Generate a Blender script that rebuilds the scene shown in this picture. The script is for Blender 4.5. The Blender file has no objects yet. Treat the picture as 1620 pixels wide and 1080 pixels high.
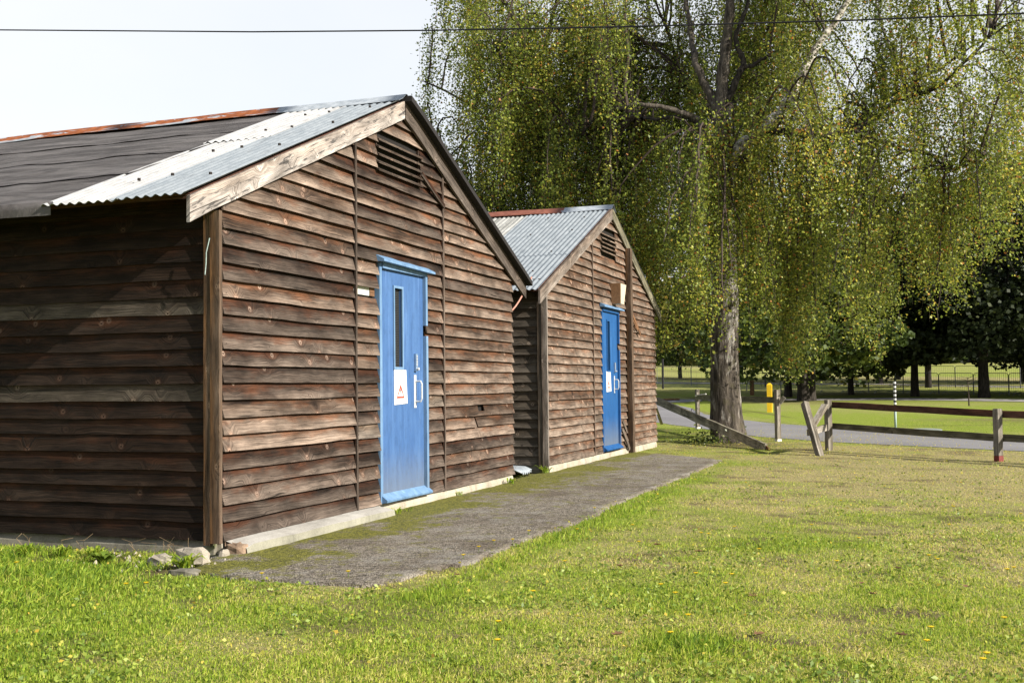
import bpy, math, random
import numpy as np
from mathutils import Vector, Matrix
random.seed(7); RNG = np.random.default_rng(11)
SC = bpy.context.scene
COL = SC.collection

# ------------------------------------------------------------------ camera
F, CX, CY, CAMH = 1776.0, 810.0, 540.0, 1.12
def _ray(x, y): return np.array([x-CX, -(y-CY), -F], float)
_X = _ray(1450, 604); _X /= np.linalg.norm(_X)
_Y = _ray(-4130, 667); _Y -= _X*(_Y@_X); _Y /= np.linalg.norm(_Y)
_Z = np.cross(_X, _Y)
CM = np.array([_X, _Y, _Z])                      # camera vector -> world
cam_d = bpy.data.cameras.new('camera'); cam = bpy.data.objects.new('camera', cam_d)
COL.objects.link(cam); SC.camera = cam
cam_d.sensor_width = 36.0; cam_d.lens = F/1620.0*36.0
cam_d.clip_start = 0.05; cam_d.clip_end = 3000
m4 = Matrix([[*CM[0], 0], [*CM[1], 0], [*CM[2], CAMH], [0, 0, 0, 1]])
cam.matrix_world = m4

# ------------------------------------------------------------------ light
SUN_D = Vector((0.16, 1.0, -0.58)).normalized()   # travel direction of sunlight
SUN_EL = math.asin(-SUN_D.z)
world = bpy.data.worlds.new('World'); SC.world = world; world.use_nodes = True
nt = world.node_tree; nt.nodes.clear()
sky = nt.nodes.new('ShaderNodeTexSky'); sky.sky_type = 'NISHITA'; sky.sun_disc = False
sky.sun_elevation = SUN_EL
sky.sun_rotation = math.atan2(-SUN_D.x, -SUN_D.y)  # azimuth from +Y towards +X
sky.air_density = 1.0; sky.dust_density = 1.0; sky.ozone_density = 1.0
tc = nt.nodes.new('ShaderNodeTexCoord')
mp = nt.nodes.new('ShaderNodeMapping'); mp.inputs['Scale'].default_value = (1, 1, 2.6)
nz = nt.nodes.new('ShaderNodeTexNoise'); nz.inputs['Scale'].default_value = 1.5; nz.inputs['Detail'].default_value = 5
rp = nt.nodes.new('ShaderNodeValToRGB')
rp.color_ramp.elements[0].position = 0.30; rp.color_ramp.elements[0].color = (0.80, 0.80, 0.80, 1)
rp.color_ramp.elements[1].position = 0.62; rp.color_ramp.elements[1].color = (0.97, 0.97, 0.97, 1)
mx = nt.nodes.new('ShaderNodeMix'); mx.data_type = 'RGBA'
mx.inputs[7].default_value = (5.5, 5.6, 5.75, 1)     # thin white cloud, in sky units
bg = nt.nodes.new('ShaderNodeBackground'); bg.inputs['Strength'].default_value = 0.09
wo = nt.nodes.new('ShaderNodeOutputWorld')
L = nt.links.new
L(tc.outputs['Generated'], mp.inputs[0]); L(mp.outputs[0], nz.inputs['Vector']); L(nz.outputs[0], rp.inputs[0])
sx = nt.nodes.new('ShaderNodeSeparateXYZ'); L(tc.outputs['Generated'], sx.inputs[0])
mr = nt.nodes.new('ShaderNodeMapRange'); mr.inputs[1].default_value = .36; mr.inputs[2].default_value = .75; mr.inputs[3].default_value = 1.0; mr.inputs[4].default_value = .12
L(sx.outputs[2], mr.inputs[0]); mu = nt.nodes.new('ShaderNodeMath'); mu.operation = 'MULTIPLY'; L(rp.outputs[0], mu.inputs[0]); L(mr.outputs[0], mu.inputs[1])
L(mu.outputs[0], mx.inputs[0]); L(sky.outputs[0], mx.inputs[6]); L(mx.outputs[2], bg.inputs[0]); L(bg.outputs[0], wo.inputs[0])
sd = bpy.data.lights.new('sun', 'SUN'); sd.energy = 5.0; sd.angle = math.radians(0.53); sd.color = (1.0, 0.93, 0.82)
sun = bpy.data.objects.new('sun', sd); COL.objects.link(sun)
sun.rotation_euler = SUN_D.to_track_quat('-Z', 'Y').to_euler()
SC.view_settings.view_transform = 'Standard'; SC.view_settings.look = 'None'
SC.view_settings.gamma = 1.0; SC.view_settings.use_curve_mapping = False
SC.view_settings.exposure = 1.05
SC.cycles.max_bounces = 6; SC.cycles.diffuse_bounces = 3; SC.cycles.transparent_max_bounces = 6

# ------------------------------------------------------------------ terrain
UD = np.array([math.cos(math.radians(19.8)), math.sin(math.radians(19.8))])
UB = [0, 32, 45, 60, 150, 260, 1200]; ZB = [0, 0, 0.22, 0.52, 3.25, 7.0, 14.0]
def G(x, y): return np.interp(np.asarray(x)*UD[0] + np.asarray(y)*UD[1], UB, ZB)
def P(px, py, ax, val):
    "world point seen at photo pixel px,py on the plane axis=val"
    d = CM @ _ray(px, py); C = np.array([0, 0, CAMH]); t = (val-C[ax])/d[ax]
    return C + t*d
def on_ground(px, py):
    d = CM @ _ray(px, py); C = np.array([0, 0, CAMH]); d = d/np.linalg.norm(d[:2]); t = 2.0
    while t < 400:
        p = C + t*d
        if p[2] <= G(p[0], p[1]): return p
        t += 0.05
    return C + t*d

def _hash(ix, iy, seed):
    n = (ix.astype(np.int64)*374761393 + iy.astype(np.int64)*668265263 + seed*1274126177) & 0xffffffff
    n = ((n ^ (n >> 13))*1274126177) & 0xffffffff
    return ((n ^ (n >> 16)) & 0xffff)/65535.0
def vnoise(x, y, seed=0):
    x = np.asarray(x, float); y = np.asarray(y, float)
    ix = np.floor(x); iy = np.floor(y); fx = x-ix; fy = y-iy
    fx = fx*fx*(3-2*fx); fy = fy*fy*(3-2*fy)
    a = _hash(ix, iy, seed); b = _hash(ix+1, iy, seed); c = _hash(ix, iy+1, seed); d = _hash(ix+1, iy+1, seed)
    return (a*(1-fx)+b*fx)*(1-fy) + (c*(1-fx)+d*fx)*fy
def fbm(x, y, seed=0, o=4):
    s = 0; a = 0.5; f = 1.0; t = 0
    for i in range(o):
        s = s + a*vnoise(np.asarray(x)*f, np.asarray(y)*f, seed+i*17); t += a; a *= .55; f *= 2.03
    return s/t
def sm(x, a, b):
    t = np.clip((np.asarray(x, float)-a)/(b-a), 0, 1); return t*t*(3-2*t)

# ------------------------------------------------------------------ materials
MATS = {}
class NB:
    "small node builder"
    def __init__(s, name):
        s.m = bpy.data.materials.new(name); s.m.use_nodes = True; s.t = s.m.node_tree
        s.b = s.t.nodes['Principled BSDF']; s.out = s.t.nodes['Material Output']; MATS[name] = s.m
        s.b.inputs['Roughness'].default_value = .8; s.b.inputs['Specular IOR Level'].default_value = .25
    def n(s, k, **kw):
        o = s.t.nodes.new('ShaderNode'+k)
        for a, v in kw.items(): setattr(o, a, v)
        return o
    def l(s, a, b): s.t.links.new(a, b)
    def val(s, sock, v):
        if hasattr(v, 'is_output') or hasattr(v, 'links'): s.l(v, sock)
        else: sock.default_value = v
    def coord(s, kind='Object'): return s.n('TexCoord').outputs[kind]
    def uv(s, name): return s.n('UVMap', uv_map=name).outputs[0]
    def mapping(s, vec, scale=(1, 1, 1), loc=(0, 0, 0), rot=(0, 0, 0)):
        o = s.n('Mapping'); s.l(vec, o.inputs[0]); s.val(o.inputs['Scale'], scale); s.val(o.inputs['Location'], loc); o.inputs['Rotation'].default_value = rot
        return o.outputs[0]
    def noise(s, vec, scale, detail=4, rough=.55, dist=0.0, out=0):
        o = s.n('TexNoise'); s.l(vec, o.inputs['Vector']); o.inputs['Scale'].default_value = scale
        o.inputs['Detail'].default_value = detail; o.inputs['Roughness'].default_value = rough; o.inputs['Distortion'].default_value = dist
        return o.outputs[out]
    def voro(s, vec, scale, feature='F1', dim='3D', out='Distance'):
        o = s.n('TexVoronoi', feature=feature, voronoi_dimensions=dim); s.l(vec, o.inputs['Vector']); o.inputs['Scale'].default_value = scale
        return o.outputs[out]
    def ramp(s, fac, stops, interp='LINEAR'):
        o = s.n('ValToRGB'); s.l(fac, o.inputs[0]); cr = o.color_ramp; cr.interpolation = interp
        while len(cr.elements) > 1: cr.elements.remove(cr.elements[-1])
        for i, (p, c) in enumerate(stops):
            e = cr.elements[0] if i == 0 else cr.elements.new(p)
            e.position = p
            e.color = (c, c, c, 1) if isinstance(c, (int, float)) else (*c, 1)
        return o.outputs[0]
    def mix(s, fac, a, b, mode='MIX'):
        o = s.n('Mix', data_type='RGBA', blend_type=mode); s.val(o.inputs[0], fac)
        for i, v in ((6, a), (7, b)):
            if isinstance(v, tuple): o.inputs[i].default_value = (*v, 1)
            elif isinstance(v, (int, float)): o.inputs[i].default_value = (v, v, v, 1)
            else: s.l(v, o.inputs[i])
        return o.outputs[2]
    def math(s, op, a, b=0.0, c=None, clamp=False):
        o = s.n('Math', operation=op, use_clamp=clamp); s.val(o.inputs[0], a); s.val(o.inputs[1], b)
        if c is not None: s.val(o.inputs[2], c)
        return o.outputs[0]
    def rng(s, v, a, b, c=0.0, d=1.0):
        o = s.n('MapRange'); s.val(o.inputs[0], v)
        for i, q in enumerate((a, b, c, d)): o.inputs[i+1].default_value = q
        return o.outputs[0]
    def rnd(s): return s.n('ObjectInfo').outputs['Random']
    def attr(s, name, out='Fac'): return s.n('Attribute', attribute_name=name).outputs[out]
    def bump(s, h, strength=.5, dist=.01):
        o = s.n('Bump'); s.l(h, o.inputs['Height']); o.inputs['Strength'].default_value = strength; o.inputs['Distance'].default_value = dist
        s.l(o.outputs[0], s.b.inputs['Normal'])
    def base(s, c): s.val(s.b.inputs['Base Color'], (*c, 1) if isinstance(c, tuple) else c)
    def rough(s, v): s.val(s.b.inputs['Roughness'], v)

def wood(name, dark, mid, grey, red, greyness=.5, redness=.5, knots=1.0, vary=.35, contrast=1.0, flake=None):
    n = NB(name); uv = n.uv('UVMap'); hv = n.n('SeparateXYZ'); n.l(n.uv('HV'), hv.inputs[0]); h = hv.outputs[1]
    r = n.rnd()
    sep = n.n('SeparateXYZ'); n.l(uv, sep.inputs[0]); s_, v_ = sep.outputs[0], sep.outputs[1]
    # knots
    vd = n.n('TexVoronoi', feature='F1', voronoi_dimensions='2D'); n.l(uv, vd.inputs['Vector']); vd.inputs['Scale'].default_value = 3.3
    kd = vd.outputs['Distance']
    ksep = n.n('SeparateColor'); n.l(vd.outputs['Color'], ksep.inputs[0])
    kon = n.math('GREATER_THAN', ksep.outputs[0], 0.42)
    wob = n.noise(n.mapping(uv, (1.3, 5, 1)), 1.6, 2)
    kwarp = n.math('MULTIPLY', n.math('MULTIPLY', n.rng(kd, 0.0, .34, 1, 0), kon), .085)
    vv = n.math('ADD', n.math('ADD', v_, n.math('MULTIPLY', wob, .07)), kwarp)
    cb = n.n('CombineXYZ'); n.l(s_, cb.inputs[0]); n.l(vv, cb.inputs[1]); gc = cb.outputs[0]
    g1 = n.noise(n.mapping(gc, (1.6, 95, 1)), 1.0, 5, .6)
    g2 = n.noise(n.mapping(gc, (.8, 26, 1)), 1.0, 3, .5)
    g3 = n.noise(n.mapping(gc, (9, 420, 1)), 1.0, 2, .5)
    big = n.noise(n.mapping(uv, (1.2, 5, 1)), 1.0, 4, .6)
    grain = n.math('ADD', n.math('MULTIPLY', g1, .55), n.math('MULTIPLY', g2, .45))
    c0 = n.mix(n.rng(grain, .5-.12/contrast, .5+.12/contrast), dark, mid)
    # silvering towards the exposed lower edge, red brown where sheltered
    rb = n.math('MULTIPLY', n.math('SUBTRACT', r, .5), .5)
    gf = n.math('ADD', n.math('ADD', n.rng(h, .9, .05, -.35, .35), n.rng(big, .3, .7, -.45, .45)), rb)
    gf = n.math('MULTIPLY', n.rng(gf, -.35, .45, 0, 1), greyness, clamp=True)
    c1 = n.mix(n.math('MULTIPLY', gf, n.rng(g1, .3, .6, .35, 1)), c0, grey)
    big2 = n.noise(n.mapping(uv, (2.1, 8, 1), (31, 7, 0)), 1.0, 4, .65)
    rf = n.math('ADD', n.rng(h, .25, .95, -.3, .5), n.rng(big2, .35, .65, -.5, .5))
    rf = n.math('MULTIPLY', n.rng(rf, 0, .7, 0, 1), redness, clamp=True)
    c2 = n.mix(rf, c1, red)
    ring = n.math('SINE', n.math('MULTIPLY', kd, 210))
    kin = n.math('MULTIPLY', n.rng(kd, .058, .076, 1, 0), kon)
    kcol = n.mix(n.rng(ring, -1, 1), n.mix(.5, dark, red), tuple(min(1, x*2.6) for x in grey))
    kfac = n.math('MULTIPLY', kin, min(1, knots*.95))
    c3 = n.mix(kfac, c2, kcol)
    halo = n.math('MULTIPLY', n.math('MULTIPLY', n.rng(kd, .16, .05, 0, 1), kon), .45*knots)
    c3 = n.mix(halo, c3, n.mix(.5, c3, red))
    khole = n.math('MULTIPLY', n.rng(kd, .014, .022, 1, 0), kon)
    c3 = n.mix(n.math('MULTIPLY', khole, .85), c3, (.012, .008, .006))
    # thin checks
    ck = n.ramp(n.noise(n.mapping(gc, (1.1, 60, 1), (5, 3, 0)), 1.0, 2), [(0, 1), (.30, 1), (.335, 0), (1, 0)])
    c4 = n.mix(n.math('MULTIPLY', ck, .9), c3, (.012, .009, .007))
    if flake:
        fl = n.noise(n.mapping(uv, (4, 26, 1), (3, 9, 0)), 1.0, 6, .7)
        ff = n.ramp(fl, [(0, 0), (flake[1], 0), (flake[1]+.05, 1), (1, 1)])
        c4 = n.mix(ff, c4, flake[0])
    v = n.math('ADD', 1-vary/2, n.math('MULTIPLY', n.math('FRACT', n.math('MULTIPLY', r, 7.31)), vary))
    cc = n.n('CombineColor'); [n.l(v, cc.inputs[i]) for i in range(3)]
    c5 = n.mix(1.0, c4, cc.outputs[0], 'MULTIPLY')
    fs_ = n.noise(n.mapping(gc, (2.2, 210, 1), (7, 1, 0)), 1.0, 4, .7)
    c5 = n.mix(1.0, c5, n.ramp(fs_, [(0, .35), (.42, .62), (.5, 1.0), (.62, 1.28), (1, 1.5)]), 'MULTIPLY')
    blo = n.noise(n.mapping(uv, (3.2, 7, 1), (13, 5, 0)), 1.0, 4, .6); c5 = n.mix(1.0, c5, n.ramp(blo, [(0, .45), (.36, .62), (.52, 1.0), (.68, 1.35), (1, 1.5)]), 'MULTIPLY')
    n.b.inputs['Specular IOR Level'].default_value = .12
    n.base(c5); n.rough(n.rng(g1, .3, .7, .7, .92))
    hh = n.math('SUBTRACT', n.math('ADD', grain, n.math('MULTIPLY', g3, .25)), n.math('MULTIPLY', ck, .5))
    n.bump(hh, .9, .008)
    return n.m
wood('wood_gable', (.008, .005, .0038), (.038, .023, .016), (.140, .110, .089), (.070, .024, .010), .95, .65, 1.3, .75)
wood('wood_gable_light', (.018, .011, .008), (.090, .057, .038), (.205, .158, .125), (.135, .052, .022), 1.0, .6, 1.3, .5)
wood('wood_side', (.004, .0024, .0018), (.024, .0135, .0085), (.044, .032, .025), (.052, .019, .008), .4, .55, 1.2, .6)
wood('wood_grey', (.035, .027, .020), (.13, .10, .075), (.20, .17, .145), (.12, .06, .03), .7, .3, .9)
wood('wood_gable_two', (.030, .018, .012), (.125, .082, .056), (.215, .170, .135), (.16, .066, .030), .9, .5, 1.1, .45)
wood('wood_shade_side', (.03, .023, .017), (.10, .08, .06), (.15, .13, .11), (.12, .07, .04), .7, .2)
wood('wood_post', (.026, .015, .009), (.12, .072, .042), (.17, .13, .10), (.17, .085, .034), .5, .6, .5)
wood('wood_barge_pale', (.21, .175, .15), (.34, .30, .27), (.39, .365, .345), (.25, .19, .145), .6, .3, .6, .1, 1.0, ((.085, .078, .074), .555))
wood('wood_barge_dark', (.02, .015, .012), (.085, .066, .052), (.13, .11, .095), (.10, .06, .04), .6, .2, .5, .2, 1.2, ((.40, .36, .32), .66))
wood('wood_barge_grey', (.09, .07, .057), (.21, .17, .14), (.29, .255, .225), (.16, .10, .07), .7, .2, .5, .15, 1.0, ((.10, .085, .07), .62))
wood('wood_fence', (.07, .06, .046), (.23, .205, .16), (.34, .31, .27), (.17, .11, .07), .7, .15, .5)
wood('wood_plank', (.12, .11, .08), (.36, .33, .26), (.46, .43, .36), (.2, .14, .09), .7, .15, .5)
wood('wood_rail_brown', (.045, .022, .015), (.12, .06, .042), (.14, .09, .07), (.15, .06, .04), .3, .5, .3)
wood('wood_rail_mossy', (.05, .046, .03), (.16, .145, .095), (.2, .19, .15), (.1, .08, .04), .5, .1, .3)
wood('wood_broken', (.08, .04, .02), (.22, .12, .065), (.26, .18, .12), (.2, .09, .04), .2, .5, .0)

def simple(name, col, rough=.8, spec=.25, nscale=40, var=.25, bump=.2, metal=0, bd=.003):
    n = NB(name); c = n.coord(); f = n.noise(c, nscale, 5, .6)
    lo = tuple(x*(1-var) for x in col); hi = tuple(min(1, x*(1+var)) for x in col)
    n.base(n.mix(n.rng(f, .3, .7), lo, hi)); n.rough(rough); n.b.inputs['Specular IOR Level'].default_value = spec
    n.b.inputs['Metallic'].default_value = metal
    if bump: n.bump(f, bump, bd)
    return n.m
simple('dark_inside', (.012, .010, .009), bump=0)
simple('white_inside', (.50, .52, .46), bump=0)
simple('cable_black', (.012, .012, .014), .6)
simple('felt_black', (.018, .016, .016), .8)
simple('cable_pink', (.42, .20, .15), .6)
simple('post_black', (.02, .02, .022), .6)
simple('plastic_cream', (.50, .44, .33), .5, .4, 8, .08, 0)
simple('plastic_brown', (.30, .17, .09), .6)
simple('nail', (.018, .013, .011), .7, bump=0)
simple('paint_white', (.62, .62, .61), .5, .3, 60, .06, .1)
simple('paint_black', (.02, .02, .02), .5)
simple('print_red', (.60, .06, .035), .5, bump=0, var=.05)
simple('print_grey', (.50, .50, .50), .5, bump=0, var=.05)
simple('print_black', (.05, .05, .05), .5, bump=0, var=.05)
simple('post_foot', (.62, .60, .56), .8)
simple('red_foot', (.16, .035, .03), .7)
simple('yellow_paint', (.80, .50, .02), .6, .3, 30, .08, .1)
simple('pipe_green', (.26, .33, .31), .5)
simple('petal_yellow', (.60, .42, .01), .7, bump=0, var=.1)
simple('stalk_brown', (.20, .14, .08), .8, bump=0)
simple('leaf_brown', (.13, .07, .032), .8, bump=0, var=.4, nscale=15)
simple('cover_grey', (.20, .23, .20), .8)
simple('galv_dull', (.16, .165, .17), .55, .4, 30, .2, .1, .3)
simple('brick_far', (.32, .12, .07), .9)
simple('steel', (.46, .48, .50), .4, .5, 30, .1, .05, .15)
simple('mesh_steel', (.035, .036, .035), .6, .4)

def blue(name, lo, hi):
    n = NB(name); c = n.coord()
    f = n.noise(n.mapping(c, (5, 5, .55)), 2.2, 5, .6); f2 = n.noise(c, 160, 3, .6)
    col = n.mix(n.rng(f, .3, .7), lo, hi)
    st = n.ramp(n.noise(n.mapping(c, (26, 26, .7), (3, 1, 7)), 1.0, 3, .5), [(0, 0), (.60, 0), (.72, .35), (1, .5)])
    col = n.mix(st, col, tuple(min(1, x*1.5+.05) for x in hi))
    sc = n.ramp(n.noise(n.mapping(c, (9, 9, 4), (8, 8, 2)), 1.4, 6, .75), [(0, .72), (.40, .86), (.5, 1), (1, 1.06)]); col = n.mix(1.0, col, sc, 'MULTIPLY')
    zz = n.n('SeparateXYZ'); n.l(c, zz.inputs[0]); low = n.math('MULTIPLY', n.rng(n.math('ADD', zz.outputs[2], n.math('MULTIPLY', f2, .5)), -.72, -1.15, 0, 1), .6, clamp=True); col = n.mix(low, col, (.13, .135, .12))
    chip = n.ramp(n.noise(c, 22, 6, .7), [(0, 0), (.715, 0), (.73, 1), (1, 1)])
    col = n.mix(n.math('MULTIPLY', chip, .5), col, (.5, .52, .55))
    n.base(col); n.rough(n.rng(f, .3, .7, .5, .72)); n.bump(n.math('ADD', f2, n.math('MULTIPLY', f, .5)), .12, .002)
    return n.m
blue('blue_faded', (.034, .086, .215), (.055, .125, .275))
blue('blue_bright', (.007, .055, .175), (.014, .085, .24))
blue('blue_trim', (.085, .165, .29), (.15, .25, .38))
blue('blue_dark', (.01, .05, .16), (.015, .07, .22))

def metal_sheet(name, a, b, stain, amount, streak=(3, 40)):
    n = NB(name); uv = n.uv('UVMap')
    f = n.noise(uv, 6, 6, .65); sp = n.noise(uv, 60, 3, .6)
    st = n.noise(n.mapping(uv, (streak[0], streak[1], 1)), 1.0, 5, .65)
    c = n.mix(n.rng(n.math('ADD', n.math('MULTIPLY', f, .6), n.math('MULTIPLY', sp, .4)), .35, .65), a, b)
    ff = n.ramp(st, [(0, 0), (amount, 0), (amount+.16, 1), (1, 1)])
    c = n.mix(n.math('MULTIPLY', ff, .75), c, stain)
    n.base(c); n.rough(n.rng(f, .3, .7, .5, .75)); n.b.inputs['Specular IOR Level'].default_value = .3
    n.b.inputs['Metallic'].default_value = .05; n.bump(st, .15, .002)
    return n.m
metal_sheet('sheet_grey', (.155, .180, .200), (.25, .275, .295), (.06, .065, .07), .56)
metal_sheet('sheet_white', (.29, .29, .285), (.42, .42, .415), (.14, .13, .12), .56)
metal_sheet('sheet_mossy', (.24, .24, .225), (.40, .40, .38), (.05, .05, .038), .47, (.9, 16))
metal_sheet('sheet_scrap', (.20, .23, .26), (.36, .40, .43), (.10, .09, .08), .55)
def rusty(name, bias):
    n = NB(name); c = n.coord()
    f = n.noise(n.mapping(c, (7, 1.8, 9)), 1.0, 7, .62, .8)
    f2 = n.noise(c, 11, 5, .6)
    rust = n.mix(n.rng(f2, .3, .7), (.12, .034, .012), (.34, .105, .03))
    galv = n.mix(n.rng(f2, .3, .7), (.20, .23, .26), (.42, .45, .48))
    n.base(n.mix(n.ramp(f, [(0, 1), (bias, 1), (bias+.03, 0), (1, 0)]), galv, rust)); n.rough(.75); n.bump(f2, .3, .004)
rusty('ridge_rusty', .53); rusty('ridge_galv', .12)
n = NB('ridge_brown'); c = n.coord(); f = n.noise(c, 12, 5); n.base(n.mix(n.rng(f, .3, .7), (.13, .045, .03), (.24, .09, .06))); n.bump(f, .2, .004)

n = NB('felt'); uv = n.uv('UVMap')
f = n.noise(n.mapping(uv, (.9, 5, 1)), 1.4, 6, .65, .6); g = n.noise(uv, 260, 2, .6); w = n.noise(n.mapping(uv, (2.0, 9, 1), (4, 4, 0)), 1.0, 3, .5, 1.2)
c = n.mix(n.rng(f, .38, .62), (.045, .040, .038), (.125, .115, .110)); c = n.mix(n.rng(g, .62, .75), c, (.2, .18, .17))
c = n.mix(n.ramp(n.noise(n.mapping(uv, (8, 14, 1), (9, 2, 0)), 1.0, 5, .7), [(0, 0), (.68, 0), (.74, .6), (1, .6)]), c, (.14, .075, .05))
n.base(c); n.rough(.85); n.bump(n.math('ADD', n.math('MULTIPLY', g, .10), w), .9, .05)

def concrete(name, a, b, moss=0.0, mossz=False):
    n = NB(name); c = n.coord()
    f = n.noise(c, 3, 7, .65); g = n.noise(c, 90, 3, .7)
    col = n.mix(n.rng(n.math('ADD', n.math('MULTIPLY', f, .6), n.math('MULTIPLY', g, .4)), .36, .62), a, b)
    pit = n.ramp(n.voro(c, 70), [(0, 1), (.12, .8), (.2, 0), (1, 0)])
    col = n.mix(n.math('MULTIPLY', pit, .5), col, tuple(x*.35 for x in a))
    st = n.ramp(n.noise(n.mapping(c, (1, 1, .3), (3, 3, 3)), 5, 5, .7), [(0, 0), (.52, 0), (.7, .6), (1, .7)])
    col = n.mix(st, col, tuple(x*.55 for x in a))
    if moss:
        ms = n.ramp(n.noise(c, 7, 6, .7), [(0, 0), (1-moss, 0), (min(1, 1.12-moss), 1), (1, 1)])
        col = n.mix(n.math('MULTIPLY', ms, .75), col, (.10, .115, .03))
    n.base(col); n.rough(.9); n.bump(n.math('SUBTRACT', n.math('ADD', f, n.math('MULTIPLY', g, .4)), pit), .5, .006)
concrete('render_cream', (.24, .21, .16), (.42, .38, .31), .30)
concrete('concrete_pale', (.25, .235, .21), (.40, .385, .35))
concrete('concrete_green', (.16, .155, .12), (.27, .26, .205), .32)
concrete('concrete_broken', (.13, .085, .055), (.30, .215, .15))
concrete('stone', (.20, .175, .14), (.38, .34, .28))
concrete('stone_dark', (.10, .092, .07), (.20, .185, .15), .42)

# slab: gravelly old concrete with moss near the walls
n = NB('slab'); c = n.coord(); f = n.noise(c, 1.3, 5, .6); g = n.noise(n.mapping(c, (1, 1, 1)), 24, 6, .85)
vv = n.voro(c, 85); col = n.mix(n.rng(g, .40, .58), (.048, .038, .027), (.35, .305, .24))
col = n.mix(n.rng(n.noise(c, 110, 2, .6), .55, .68), col, (.38, .34, .29))
col = n.mix(n.rng(f, .48, .62, 0, .55), col, (.11, .085, .06)); col = n.mix(n.ramp(n.noise(n.mapping(c, (1, 1, 1), (4, 7, 0)), 2.6, 6, .7), [(0, 0), (.5, 0), (.6, .6), (1, .8)]), col, (.33, .31, .27)); col = n.mix(n.rng(n.noise(c, 55, 3, .7), .42, .52, .6, 0), col, (.03, .024, .017))
col = n.mix(n.ramp(n.noise(c, 16, 5, .75), [(0, 0), (.6, 0), (.68, .7), (1, .8)]), col, (.045, .036, .028))
ms = n.math('MULTIPLY', n.attr('moss'), 1.0)
ms = n.math('MULTIPLY', n.ramp(n.math('ADD', n.math('MULTIPLY', n.noise(c, 5, 7, .8), 1.1), n.math('MULTIPLY', ms, .42)), [(0, 0), (.60, 0), (.72, 1), (1, 1)]), .95)
mc = n.mix(n.rng(n.noise(c, 40, 3), .35, .65), (.06, .065, .010), (.22, .21, .03))
n.base(n.mix(ms, col, mc)); n.rough(.95); n.bump(n.math('ADD', g, n.math('MULTIPLY', vv, .6)), 1.0, .02)

n = NB('asphalt'); c = n.coord(); f = n.noise(c, .5, 5, .6); g = n.noise(c, 60, 4, .7)
col = n.mix(n.rng(f, .3, .7), (.145, .14, .145), (.20, .195, .20)); col = n.mix(n.rng(g, .55, .8), col, (.32, .31, .31)); n.base(col); n.rough(.9); n.bump(g, .3, .01)
n = NB('asphalt_pale'); c = n.coord(); f = n.noise(c, .7, 5, .6); n.base(n.mix(n.rng(f, .3, .7), (.20, .19, .18), (.29, .275, .26))); n.rough(.9)

# ground: soil, straw and grass colours driven by two attributes
n = NB('ground'); c = n.coord()
g = n.noise(c, 34, 5, .75); g2 = n.noise(c, 4.5, 6, .7); g3 = n.noise(c, .35, 4, .6)
gr = n.mix(n.rng(g, .35, .65), (.095, .145, .014), (.29, .365, .045)); gr = n.mix(n.rng(g2, .4, .65, 0, .6), gr, (.235, .25, .06))
stw = n.mix(n.rng(g, .35, .65), (.16, .135, .06), (.44, .38, .19))
soil = n.mix(n.rng(g, .35, .65), (.045, .032, .020), (.14, .10, .065))
sf = n.math('ADD', n.attr('straw'), n.rng(g2, .3, .7, -.28, .28)); sf = n.math('MULTIPLY', sf, 1.0, clamp=True)
col = n.mix(sf, gr, stw); so = n.math('MULTIPLY', n.math('ADD', n.attr('soil'), n.rng(g, .3, .7, -.25, .25)), 1.0, clamp=True)
n.base(n.mix(so, col, soil)); n.rough(1.0); n.b.inputs['Specular IOR Level'].default_value = .05; n.bump(g, .8, .04)

def leafmat(name, stops, trans=.35, rough=.55, spec=.3, attr='rnd'):
    n = NB(name); a = n.attr(attr); c = n.ramp(a, stops); n.base(c); n.rough(rough); n.b.inputs['Specular IOR Level'].default_value = spec
    t = n.n('BsdfTranslucent'); hs = n.n('HueSaturation'); n.l(c, hs.inputs['Color']); hs.inputs['Value'].default_value = 1.5; hs.inputs['Hue'].default_value = .49
    n.l(hs.outputs[0], t.inputs[0]); m = n.n('MixShader'); m.inputs[0].default_value = trans
    n.l(n.b.outputs[0], m.inputs[1]); n.l(t.outputs[0], m.inputs[2]); n.l(m.outputs[0], n.out.inputs[0]); return n.m
leafmat('birch_leaf', [(0, (.042, .066, .009)), (.30, (.115, .160, .020)), (.60, (.235, .275, .038)), (.82, (.41, .40, .062)), (.94, (.50, .39, .06)), (.99, (.48, .26, .05)), (1, (.35, .15, .03))], .38, .5, .35)
leafmat('lime_leaf', [(0, (.022, .036, .008)), (.5, (.05, .078, .014)), (.85, (.11, .14, .024)), (1, (.20, .19, .035))], .25, .6, .25)
leafmat('golden_leaf', [(0, (.045, .055, .010)), (.5, (.10, .11, .018)), (.8, (.19, .16, .025)), (1, (.34, .20, .03))], .25, .6, .25)
leafmat('dark_leaf', [(0, (.010, .016, .006)), (.6, (.022, .032, .010)), (1, (.05, .06, .014))], .18, .6, .2)
leafmat('ivy_leaf', [(0, (.03, .05, .01)), (.6, (.07, .10, .015)), (1, (.15, .17, .03))], .25, .4, .45)
leafmat('grass_blade', [(0, (.065, .125, .012)), (.20, (.175, .275, .022)), (.42, (.325, .40, .045)), (.55, (.42, .42, .085)), (.72, (.50, .44, .15)), (.9, (.60, .50, .24)), (1, (.45, .32, .17))], .38, .6, .2)
leafmat('weed_leaf', [(0, (.08, .13, .018)), (.5, (.16, .23, .03)), (1, (.28, .33, .06))], .25, .5, .3)

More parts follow.
